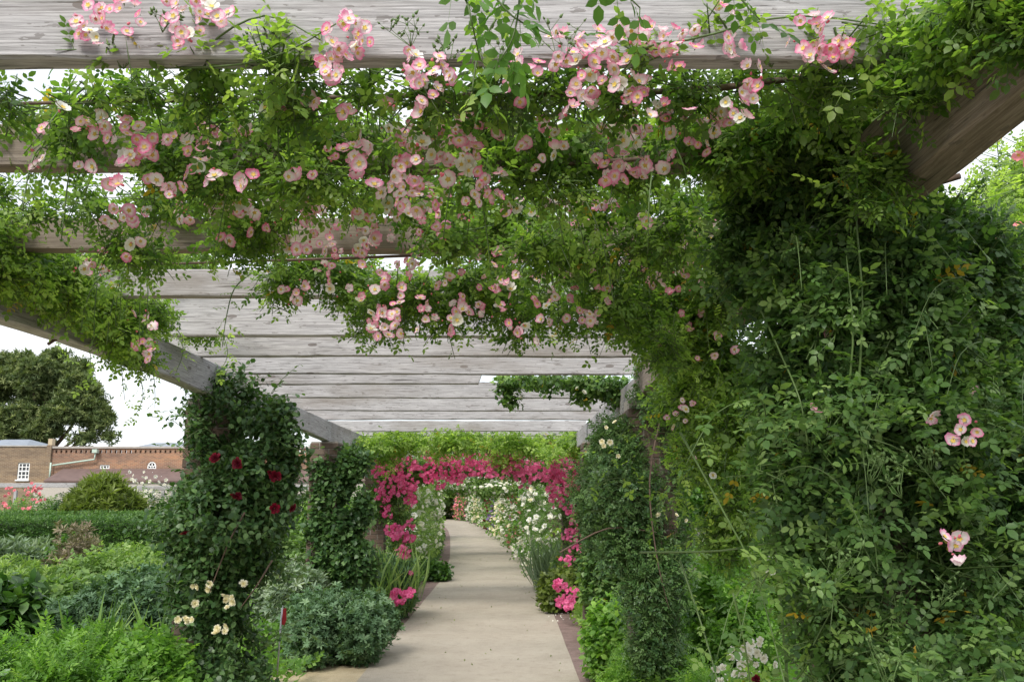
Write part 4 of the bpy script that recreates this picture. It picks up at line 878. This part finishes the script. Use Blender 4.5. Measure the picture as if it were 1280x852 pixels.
for i, (q, sp) in enumerate(((dp[0], [(475, 585, 14.2, 16, 12), (500, 583, 14.2, 34, 20), (540, 580, 14.3, 50, 24), (570, 582, 14.3, 44, 24), (600, 580, 14.3, 34, 20), (490, 600, 14.2, 30, 22), (510, 610, 14.2, 26, 16), (480, 618, 14.2, 14, 14), (513, 625, 14.2, 12, 8), (545, 600, 14.3, 14, 14), (570, 600, 14.3, 10, 8),
                                      (485, 638, 14.2, 8, 10), (492, 664, 14.1, 22, 12), (508, 672, 14.1, 14, 10), (505, 690, 14.0, 14, 10), (512, 655, 14.1, 6, 8), (500, 745, 11.6, 14, 12), (512, 740, 11.6, 6, 6), (484, 752, 11.6, 4, 5), (515, 718, 12.5, 4, 5)]),
                             (dp[1], [(620, 580, 14.0, 40, 22), (650, 582, 14.0, 46, 20), (680, 583, 14.0, 56, 22), (710, 586, 14.0, 60, 22), (735, 580, 14.0, 34, 14), (655, 598, 14.3, 12, 14), (700, 606, 13.9, 34, 18), (722, 610, 13.9, 36, 18), (728, 680, 13.6, 12, 12), (740, 605, 14.2, 14, 8), (695, 625, 14.1, 14, 10), (712, 635, 14.1, 12, 10),
                                      (720, 655, 14.0, 10, 10), (712, 668, 14.0, 8, 10), (720, 690, 13.8, 8, 12), (705, 700, 13.6, 5, 8), (700, 730, 12, 12, 8), (706, 752, 11.6, 12, 11), (730, 660, 13.8, 12, 12), (735, 625, 14, 14, 12), (745, 600, 14, 10, 10), (715, 740, 11.8, 8, 8), (728, 640, 14, 8, 14)]))):
    blooms(q, [(a_, b_, c_, int(k_ * 2.3), s_) for a_, b_, c_, k_, s_ in sp], .037, 'double', 'pink', 20 + i, buds=.06, jd=.3)
canes(dp[0], [[pt(OL + .2, 14.6), at(500, 650, 14.5), at(495, 600, 14.5), at(560, 582, 14.7), at(615, 584, 14.7)]], .012, BARK); canes(dp[1], [[pt(OR - .2, 14.6), at(725, 650, 14.5), at(715, 600, 14.5), at(660, 586, 14.7), at(622, 585, 14.7)]], .012, BARK)

# ---- 9. the climbers along the far part of the walk
far = [(OL, 18.9, 'mid', 'white', 150, 'white climbing rose on the left pier just past the deep pink one'), (OL, 23.0, 'mid', 'white', 120, 'last white climbing rose in view on the left of the walk, leaning over the path'),
       (OR, 18.9, 'mid', 'white', 150, 'white-flowered climber right behind the deep pink right-hand rose'), (OR, 23.0, 'fresh', 'white', 150, 'climber thick with white roses, second past the deep pink one on the right'),
       (OR, 27.1, 'mid', 'coral', 60, 'climber with pale coral roses midway along the right of the far walk'), (OR, 31.2, 'mid', 'white', 90, 'small-flowered white climber with a few coral blooms where the walk bends'),
       (OR, 35.3, 'fresh', 'cream', 110, 'cream-flowered climber a little beyond where the walk bends left'), (OR, 39.4, 'mid', 'mauve', 60, 'mauve-flowered climber far along the bend of the walk'),
       (OR, 43.5, 'mid', 'red', 50, 'dark red climber near the vanishing end of the walk'), (OR, 47.6, 'fresh', 'white', 90, 'white climber just before the end of the curved walk'),
       (OR, 53.0, 'mid', 'cream', 90, 'cream climber closing the curve at the end of the walk'), (OR, 59.0, 'fresh', 'white', 110, 'small distant white climber exactly where the path disappears'), (OR, 65.0, 'mid', 'coral', 90, 'most distant climber, a pinkish speckled mass left of the path end'),
       (OR, 71.0, 'fresh', 'white', 110, 'pale climber hidden furthest along the bend'), (OL, 27.1, 'mid', 'white', 120, 'white climber behind the last full left pier rose'), (OL, 35.3, 'fresh', 'white', 100, 'distant white climber on the left of the far walk')]
for i, (off, d, lm, colr, nb, lb) in enumerate(far):
    p_ = np.array(pt(off, d)); q = plant('climbing_rose', lb, 'climbing rose', p_); rg = np.random.RandomState(90 + i)
    sx = .62 if off == OL else .8; el = [((p_[0] + rg.uniform(-.12, .12), p_[1] + k * .35, z), (sx * rg.uniform(.8, 1.1), .9, .42)) for k, z in enumerate((.3, .8, 1.3, 1.8, 2.25))]
    el += [((p_[0], p_[1] + yy, z), (sx * .8, 1.1, .5)) for yy in (-1.5, 1.6) for z in (.4, 1.1, 1.75)]
    for k in range(3): el.append(((p_[0] + (1 if off == OL else -1) * rg.uniform(.2, 1.5), p_[1] + rg.uniform(-1, 1), 2.55 + rg.uniform(0, .1)), (.6, .6, .16)))
    s_ = max(1, d / 22); foliage(q, el, int(2700 / s_ ** 1.5), 3, .2, 'rose1' if d < 20 else 'oval1', (.10 if d < 20 else .085) * s_ ** .5, lm, 100 + i, shell=.45, stems=False, zmin=.02)
    P, Nn = on_surface(el, nb * 3, rg, face=(.5 if off == OL else -.5, -1, .1), bias=1.0)
    P = P[P[:, 2] > .15]; Nn = Nn[:len(P)]; nn = min(len(P), 260)
    blossoms(q, P[:nn], Nn[:nn], .058 if d < 30 else .075, 'dot', colr, rg, limit=260)
    canes(q, [[(p_[0] - .1, p_[1] - .3, 0), (p_[0] + .1, p_[1] - .35, 1.2), (p_[0], p_[1] - .3, 2.4)]], .02, BARK)
    if colr in ('coral', 'yellow', 'white') and off == OR:
        P, Nn = on_surface(el, 40, rg, face=(-.5, -1, .1), bias=1.0); blossoms(q, P, Nn, .06, 'dot', {'white': 'cream', 'coral': 'mauve', 'yellow': 'coral'}[colr] if d != 31.2 else 'coral', rg)
# yellow-green creeper and white roses just in front of the far beams
wr = plant('climbing_rose', 'spray of small white roses hanging below the far beams over the path', 'climbing rose', pt(.3, 25))
el = [E(px, py, 25, r_, ry) for px, py, r_, ry in ((575, 608, 26, 8), (620, 612, 34, 9), (665, 606, 26, 8), (600, 600, 20, 6))]
foliage(wr, el, 1500, 3, .2, 'oval1', .08, 'mid', 130, shell=.2, stems=False, zmin=1.4); P, Nn = on_surface(el, 150, np.random.RandomState(131)); blossoms(wr, P, Nn, .06, 'dot', 'white', np.random.RandomState(132))
canes(wr, [[at(550, 602, 25), at(610, 598, 25), at(680, 600, 25)]], .015, BARK)

# ================================================================== BEDS, SHRUBS, HEDGES
def dome(x, y, r_, h, k=1, ry=None, seed=0):
    """ellipsoids that make a clump standing on the ground"""
    rg = np.random.RandomState(seed); L_ = [((x, y, h * .36), (r_ * .85, (ry or r_) * .85, h * .56))]
    for i in range(k): a_ = rg.uniform(0, 6.28); q_ = rg.uniform(.5, .95); L_.append(((x + math.cos(a_) * r_ * q_, y + math.sin(a_) * (ry or r_) * q_, h * rg.uniform(.3, .6) * (1.15 - .35 * q_)), (r_ * rg.uniform(.3, .5), r_ * .42, h * rg.uniform(.25, .45))))
    return L_
def clump(name, label, cat, px, base_or_d, rpx, top_py, tpl, size, mt, n_, seed, m=3, L=.16, k=3, deep=1.0, **kw):
    d = base_or_d; x = at(px, 600, d)[0]; r_ = rpx * d / F; h = at(px, top_py, d)[2]
    q = plant(name, label, cat, (x, d)); el = dome(x, d, r_, h, k + 3, r_ * deep, seed)
    foliage(q, el, n_, m, L, tpl, size, mt, seed, **{**dict(shell=.45, stems=False, up=.9, out=.5, zmin=.01), **kw}); return q, el
def blades(parent, spots, n_, h, w, mt, seed, lean=.25, name='blades'):
    """upright narrow leaves or stalks growing from the ground"""
    rng = np.random.RandomState(seed); Q = []
    for x, y, r_ in spots:
        a_ = rng.uniform(0, 6.28, n_); rr = r_ * np.sqrt(rng.uniform(size=n_)); Q.append(np.stack([x + np.cos(a_) * rr, y + np.sin(a_) * rr, np.zeros(n_)], 1))
    Q = np.concatenate(Q); f = rng.normal(size=(len(Q), 3)) * lean; f[:, 2] = 1; up = rng.normal(size=(len(Q), 3)); up[:, 2] = 0
    T0 = [leaflet(2, w), leaflet(2, w * .7)]; V, T, t_ = leaf_arrays(Q, f, up, rng.normal(size=len(Q)) * .2 + .5, T0, h, rng, 0)
    add_raw(name, V, T, LM[mt], parent, kind='stuff', tint=t_)
SH = 'shrub'; HB = 'herbaceous plant'
# left of the walk, from the viewer outwards
q, el = clump('sage_bush', 'rounded blue-green leafy bush spilling onto the edging, left of the path in front', SH, 419, 9.3, 68, 732, 'sage', .060, 'blue', 4200, 201, m=4, k=9, deep=.9, rough=.3)
clump('sage_bush', 'broad blue-green leafy clump left of the cream and crimson climber', SH, 160, 8.6, 92, 712, 'sage', .062, 'blue', 3900, 202, m=4, k=9, deep=.8, rough=.35)
clump('fern_leaved_plant', 'low bright green feathery plant in the bottom left corner', HB, 70, 5.6, 110, 784, 'fern', .15, 'fresh', 2400, 203, k=5, deep=.7)
clump('leafy_perennial', 'bright green perennial with toothed leaves between the corner plant and left pier', HB, 195, 5.9, 60, 780, 'rose1', .10, 'fresh', 1500, 204, k=4)
clump('broad_leaved_plant', 'dark broad-leaved plant at the left frame edge, halfway down the bed', HB, 18, 7.4, 46, 712, 'oval2', .11, 'hedge', 1300, 205, k=4)
q, el = clump('spiky_perennial', 'upright pale green stalks rising in front of the blue-green clump', HB, 165, 6.6, 60, 770, 'narrow', .09, 'lime', 800, 206, k=3)
x_ = at(165, 700, 6.6)[0]; blades(q, [(x_, 6.6, .42)], 60, .8, .012, 'mid', 207, .14)
clump('grey_leaved_plant', 'small woolly silver-grey plant low in the bottom left corner', HB, 12, 5.3, 30, 822, 'oval2', .075, 'silver', 260, 208, k=2)
clump('nettle_like_perennial', 'yellow-green leafy mound in the left bed beneath the hedge', HB, 170, 12, 80, 676, 'rose1', .12, 'mid', 2800, 209, k=5)
clump('nettle_like_perennial', 'light green mound at the left frame edge below the silvery shrub', HB, 30, 11, 75, 696, 'narrow', .10, 'mid', 2000, 210, k=4)
clump('seed_head_shrub', 'brownish shrub with faded seed heads standing before the clipped hedge', SH, 108, 13, 30, 650, 'narrow', .10, 'brown', 420, 211, k=5, rough=.5)
clump('leafy_shrub', 'green shrub growing against the faded seed-head shrub', SH, 92, 13.4, 32, 652, 'oval1', .09, 'hedge', 900, 212, k=3)
q, el = clump('silver_shrub', 'silvery feathery shrub at the left frame edge before the hedge', SH, 25, 14, 48, 662, 'narrow', .16, 'silver', 900, 213, k=3)
clump('leafy_shrub', 'pale green bushy growth just left of the crimson-flowered climber', SH, 215, 12.6, 30, 655, 'oval1', .08, 'lime', 1000, 214, k=3)
clump('nettle_like_perennial', 'bright green leafy mass directly behind the two broad blue-green clumps', HB, 120, 10.4, 110, 706, 'oval1', .09, 'mid', 4200, 219, k=5, deep=.6)
clump('leafy_perennial', 'tall light green growth between the second and third left piers', HB, 375, 13, 42, 646, 'oval1', .08, 'mid', 1700, 215, k=4)
clump('silver_perennial', 'silvery green plants showing between the left piers above the blue-green bush', HB, 372, 10.2, 34, 690, 'narrow', .10, 'silver', 700, 216, k=3)
q, el = clump('lavender_bush', 'grey-green lavender leaning over the left edging by the fallen pink roses', SH, 482, 12.4, 30, 692, 'narrow', .11, 'blue', 1500, 217, k=4, deep=1.4)
x_ = at(482, 700, 12.4)[0]; blades(q, [(x_, 12.2, .4)], 220, .85, .004, 'mid', 218, .35)
clump('leafy_perennial', 'small green clump at the foot of the left white climber', HB, 545, 18.0, 22, 700, 'oval1', .10, 'hedge', 700, 220, k=2)
clump('leafy_perennial', 'yellowish green growth beside the left deep pink rose', HB, 450, 13.4, 26, 660, 'oval1', .09, 'olive', 900, 221, k=3)
# right of the walk
clump('low_shrub', 'low bright green shrub spilling over the right edging near the bottom', SH, 766, 8.2, 46, 742, 'oval2', .062, 'fresh', 2400, 231, m=4, k=5, deep=1.2)
clump('low_shrub', 'bright green shrub at the bottom right of the path, nearest the viewer', SH, 815, 6.5, 62, 788, 'fern', .11, 'fresh', 1900, 232, k=5)
clump('leafy_perennial', 'tall light green perennial behind the arching cane, right of the brick pier', HB, 905, 7.4, 56, 690, 'rose1', .11, 'fresh', 2200, 233, k=4)
clump('leafy_perennial', 'silvery green perennial seen between the two right-hand climbers', HB, 930, 9.6, 46, 640, 'narrow', .10, 'lime', 1500, 234, k=4)
clump('leafy_perennial', 'fresh green growth at the bottom edge below the white flowers', HB, 900, 5.0, 80, 830, 'fern', .12, 'fresh', 1300, 235, k=4)
clump('low_perennial', 'olive green clump on the right edging by the fallen pink roses', HB, 700, 13.2, 26, 700, 'oval1', .085, 'olive', 1000, 236, k=3, deep=1.6)
q, el = clump('grassy_plant', 'grassy grey-green tuft on the right edging, behind the olive clump', HB, 690, 16.4, 20, 690, 'narrow', .12, 'silver', 600, 237, k=2, deep=1.8)
x_ = at(690, 700, 15.6)[0]; blades(q, [(x_, 15.6, .35)], 300, .8, .007, 'silver', 238, .3)
wq, el = clump('white_flowered_plant', 'small plant with clusters of white flowers at the bottom, left of the dark climber', HB, 935, 4.3, 36, 815, 'oval2', .05, 'rose', 500, 239, k=3)
blooms(wq, [(925, 818, 4.0, 8, 14), (945, 812, 4.0, 8, 16), (930, 838, 4.0, 8, 18), (955, 830, 4.0, 6, 14), (905, 842, 4.0, 5, 14), (965, 705, 5, 4, 14)], .020, 'double', 'white', 40, jd=.05)
blooms(wq, [(946, 849, 3.9, 1, 1)], .022, 'double', 'red', 41, buds=0)
# low planting that covers the soil
def cover(name, x0f, x1f, d0, d1, n_, h, mt, tpl, size, seed):
    rng = np.random.RandomState(seed); d = d0 + (d1 - d0) * rng.uniform(size=n_) ** 1.3; x = np.array([rng.uniform(x0f(q), x1f(q)) for q in d])
    hh = h * (.5 + .5 * wob_(np.stack([x, d, d * 0], 1), seed, .8)).clip(.15, 1); Q = np.stack([x, d, hh * rng.uniform(size=n_) ** .5], 1)
    f = rng.normal(size=(n_, 3)); f[:, 2] = np.abs(f[:, 2]) + .4; up = rng.normal(size=(n_, 3)) * .5 + (0, -.2, 1)
    V, T, t_ = leaf_arrays(Q, f, up, rng.normal(size=n_) * .2 + .45, TPL[tpl], size, rng, 0)
    me_o = add_raw(name, V, T, LM[mt], None, tint=t_); return tag(me_o, kind='stuff')
tag(cover('ground_cover', lambda d: -2.2 - d * .62, lambda d: pt(-1.42, d)[0], 5, 30, 14000, .45, 'fresh', 'rose1', .15, 241), 'mixed green low planting covering the left beds', 'ground cover')
tag(cover('ground_cover', lambda d: pt(1.42, d)[0], lambda d: 2.0 + d * .5, 4.5, 30, 12000, .5, 'fresh', 'rose1', .15, 242), 'mixed green low planting covering the right beds', 'ground cover')
tag(cover('edging_plants', lambda d: pt(1.22, d)[0], lambda d: pt(1.75, d)[0], 9, 50, 5000, .3, 'lime', 'rose1', .12, 243), 'low leafy plants tumbling over the right edging', 'ground cover')
tag(cover('edging_plants', lambda d: pt(-1.8, d)[0], lambda d: pt(-1.25, d)[0], 15, 40, 3000, .3, 'hedge', 'rose1', .12, 244), 'low leafy plants tumbling over the far left edging', 'ground cover')
rg = np.random.RandomState(245); fp = cover('fallen_petals', lambda d: pt(.9, d)[0], lambda d: pt(1.4, d)[0], 12, 34, 200, .004, 'silver', 'oval1', .03, 246)
fp.data.materials[0] = PM['white']; tag(fp, 'white petals fallen along the right edge of the path', 'petals')

# clipped hedges
def hedge(label, px0, px1, d, top_py, th, n_, seed):
    x0, x1 = at(px0, 640, d)[0], at(px1, 640, d)[0]; h = at(640, top_py, d)[2]; q = plant('clipped_hedge', label, 'hedge', ((x0 + x1) / 2, d))
    mb = MB(); mb.box(x0 + .05, x1 - .05, d + .07, d + th - .07, 0, h - .08); mb.build('dark_core', plain('hedge_core_shade', (.03, .05, .018), .95), q)  # solid box coloured dark to stand in for the shade inside the hedge
    rng = np.random.RandomState(seed); P = np.stack([rng.uniform(x0, x1, n_), d + rng.uniform(0, th, n_), rng.uniform(0, h, n_)], 1)
    face = rng.uniform(size=n_) < .55; P[face, 1] = d + rng.normal(size=face.sum()) * .03; P[~face, 2] = h + rng.normal(size=(~face).sum()) * .025
    f = rng.normal(size=(n_, 3)); f[face, 1] -= 1; f[~face, 2] += 1; up = rng.normal(size=(n_, 3)) * .6 + (0, -.5, 1)
    V, T, t_ = leaf_arrays(P, f, up, rng.normal(size=n_) * .18 + .5, TPL['rose1'], .11, rng, 0); add_raw('foliage', V, T, LM['hedge'], q, kind='stuff', tint=t_)
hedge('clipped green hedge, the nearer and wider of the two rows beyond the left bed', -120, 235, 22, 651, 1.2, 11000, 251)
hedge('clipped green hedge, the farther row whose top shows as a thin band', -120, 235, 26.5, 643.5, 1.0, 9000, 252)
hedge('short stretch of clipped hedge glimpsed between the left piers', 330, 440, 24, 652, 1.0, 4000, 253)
# shrubs behind the hedges
q, el = clump('bushy_shrub', 'rounded yellow-green bushy shrub behind the hedges, in front of the brick building', SH, 128, 28.2, 46, 592, 'needle', .30, 'olive', 3000, 261, m=3, L=.4, k=5, deep=.8)
q, el = clump('rose_bush', 'pink rose bush before the trellis at the left frame edge', 'rose bush', 44, 28.5, 44, 612, 'rose1', .16, 'rosedk', 1300, 262, L=.3, k=4, deep=.8)
blooms(q, [(40, 605, 28, 10, 12), (28, 632, 27.6, 12, 14), (45, 618, 27.6, 12, 14), (12, 615, 27.6, 6, 8), (8, 632, 27.6, 5, 6), (38, 640, 27.6, 6, 10)], .062, 'double', 'coral', 42, buds=.1)
q, el = clump('rose_bush', 'white-flowered rose on the trellis under the round window', 'rose bush', 188, 29.2, 34, 600, 'rose1', .16, 'rosedk', 1200, 263, L=.3, k=4, deep=.6)
blooms(q, [(172, 600, 28.6, 14, 16), (195, 600, 28.6, 12, 18), (180, 620, 28.6, 10, 14), (160, 598, 28.6, 6, 10)], .06, 'double', 'white', 43)
clump('rose_bush', 'dark leafy bush under the trellis between the pink-flowered and yellow-green shrubs', 'rose bush', 80, 29, 26, 616, 'rose1', .16, 'dark', 800, 264, L=.3, k=3)
clump('leafy_shrub', 'green shrub before the far wall, between the second and third left piers', SH, 385, 27, 30, 600, 'rose1', .15, 'hedge', 1500, 265, L=.3, k=4)
clump('leafy_shrub', 'pale green shrub by the third left pier, before the distant wall', SH, 425, 24, 34, 605, 'rose1', .15, 'lime', 1500, 266, L=.3, k=4)
clump('leafy_shrub', 'dark green shrub half hidden behind the left deep pink rose', SH, 465, 22, 30, 600, 'rose1', .14, 'hedge', 1400, 267, L=.3, k=4)
clump('leafy_shrub', 'green shrub behind the left white climbers at the far side of the walk', SH, 520, 27, 30, 600, 'rose1', .14, 'hedge', 1400, 268, L=.3, k=4)

# ---- trees
def tree(label, px, d, crown, lm, n_, size, seed, trunk_r=.5, tpl='needle', L=1.2, limbs=True, name='broad_crowned_tree'):
    rg = np.random.RandomState(seed); bx = at(px, 600, d)[0]; q = plant(name, label, 'tree', (bx, d)); el = [E(*c_) for c_ in crown]
    zc = np.mean([e_[0][2] for e_ in el]); mb = MB(); zt = zc * .55
    mb.tube([(bx, d, -.1), (bx + .2, d, zt * .5), (bx + .1, d, zt), (bx - .1, d, zc)], [trunk_r * 1.3, trunk_r, trunk_r * .8, trunk_r * .35], 9); mb.build('trunk', BARK, q, smooth=True)
    for e_ in el:
        if rg.uniform() < .75:
            mb = MB(); c_ = np.array(e_[0]); s_ = np.array((bx, d, zt * rg.uniform(.6, 1.1))); mb.tube([s_, s_ * .5 + c_ * .5 + (0, 0, -.25), c_], [trunk_r * .4, trunk_r * .25, trunk_r * .08], 6); mb.build('limb', BARK, q, smooth=True)
    foliage(q, el, n_, 3, L, tpl, size, lm, seed, shell=.55, stems=False, name='crown', zmin=.5, rough=.45, gap=.35 if d < 72 else .55, gs=.7 if d > 72 else None); return q
cr_ = [(a_, b_, c_, d_ * .74, e_ * .7) for a_, b_, c_, d_, e_ in [(60, 462, 75, 34, 16), (20, 472, 75, 30, 18), (95, 478, 75, 26, 18), (-20, 490, 75, 34, 22), (50, 492, 76, 32, 16), (110, 505, 75, 22, 16), (122, 525, 75, 18, 11), (80, 515, 74, 26, 14), (20, 515, 74, 30, 18), (-40, 525, 75, 34, 22),
       (50, 538, 74, 28, 13), (100, 545, 74, 22, 9), (0, 540, 74, 30, 15), (70, 446, 76, 20, 8), (130, 518, 76, 9, 7), (135, 545, 75, 8, 6), (30, 450, 75, 16, 8), (-60, 500, 75, 30, 20), (112, 488, 75, 14, 10), (40, 475, 74, 20, 12), (85, 497, 74, 20, 10), (10, 455, 76, 20, 12), (66, 520, 74, 20, 10), (100, 460, 76, 14, 9)]]
tree('big dark spreading tree standing behind the brick building at the left', 50, 75, cr_, 'tree', 8000, .46, 271, .6, L=1.5)
for i, (px, d, lb, c_, lm) in enumerate((
    (980, 17, 'tall light green tree behind the gap between the right-hand climbers', [(960, 560, 17, 60, 60), (900, 560, 17, 50, 50), (1000, 500, 17, 60, 40), (940, 500, 17, 50, 40), (880, 610, 17, 50, 40), (960, 620, 17, 60, 40)], 'fresh'),
    (1120, 15, 'green tree behind the dark climber on the near right pier', [(1100, 480, 15, 80, 70), (1180, 500, 15, 70, 60), (1060, 560, 15, 80, 60), (1150, 590, 15, 80, 50), (1100, 400, 15, 70, 50)], 'hedge'),
    (1280, 13, 'leafy tree at the right frame edge behind the rose bush', [(1260, 420, 13, 80, 70), (1330, 480, 13, 90, 90), (1250, 540, 13, 90, 70), (1320, 350, 13, 70, 60), (1200, 350, 13, 60, 50), (1270, 260, 13, 60, 50)], 'hedge'),
    (850, 26, 'dark green tree beyond the right climbers, above the deep pink rose', [(850, 560, 26, 50, 40), (800, 580, 26, 40, 30), (880, 600, 26, 50, 30), (810, 540, 26, 30, 30), (760, 580, 27, 30, 26)], 'hedge'),
    (700, 44, 'green tree closing the view behind the right side of the far walk', [(700, 600, 44, 40, 18), (660, 604, 44, 30, 14), (740, 596, 44, 40, 20), (640, 612, 46, 24, 10)], 'hedge'),
    (560, 70, 'green tree closing the far end of the walk', [(575, 616, 70, 24, 12), (545, 616, 70, 26, 12), (600, 617, 70, 24, 12), (520, 612, 68, 26, 14)], 'mid'))):
    tree(lb, px, d, c_, lm, 3000, .26 * d / 16, 280 + i, .16, 'rose1', .5, name='garden_tree')
def farwood():
    rng = np.random.RandomState(300); el = [((x, 90 + rng.uniform(-6, 6), rng.uniform(1.5, 3.5)), (7, 4, rng.uniform(2.5, 4.5))) for x in np.arange(-2, 130, 6)]
    Q, fw, up, ti, _ = twigs(el, 6000, 3, 1.5, rng, seed=3); V, T, t_ = leaf_arrays(Q, fw, up, ti, TPL['rose1'], .9, rng, 0)
    tag(add_raw('far_wood', V, T, LM['hedge'], None, tint=t_), 'far belt of trees closing the horizon on the right', 'wood', kind='stuff')
farwood()
print('foliage triangles', NTRI[0])

rg = np.random.RandomState(400); lt = cover('leaf_litter', lambda d: pt(-1.25, d)[0], lambda d: pt(1.25, d)[0], 7, 26, 110, .006, 'olive', 'oval1', .022, 401)
tag(lt, 'tiny dry leaves and petals scattered over the path', 'leaf litter')
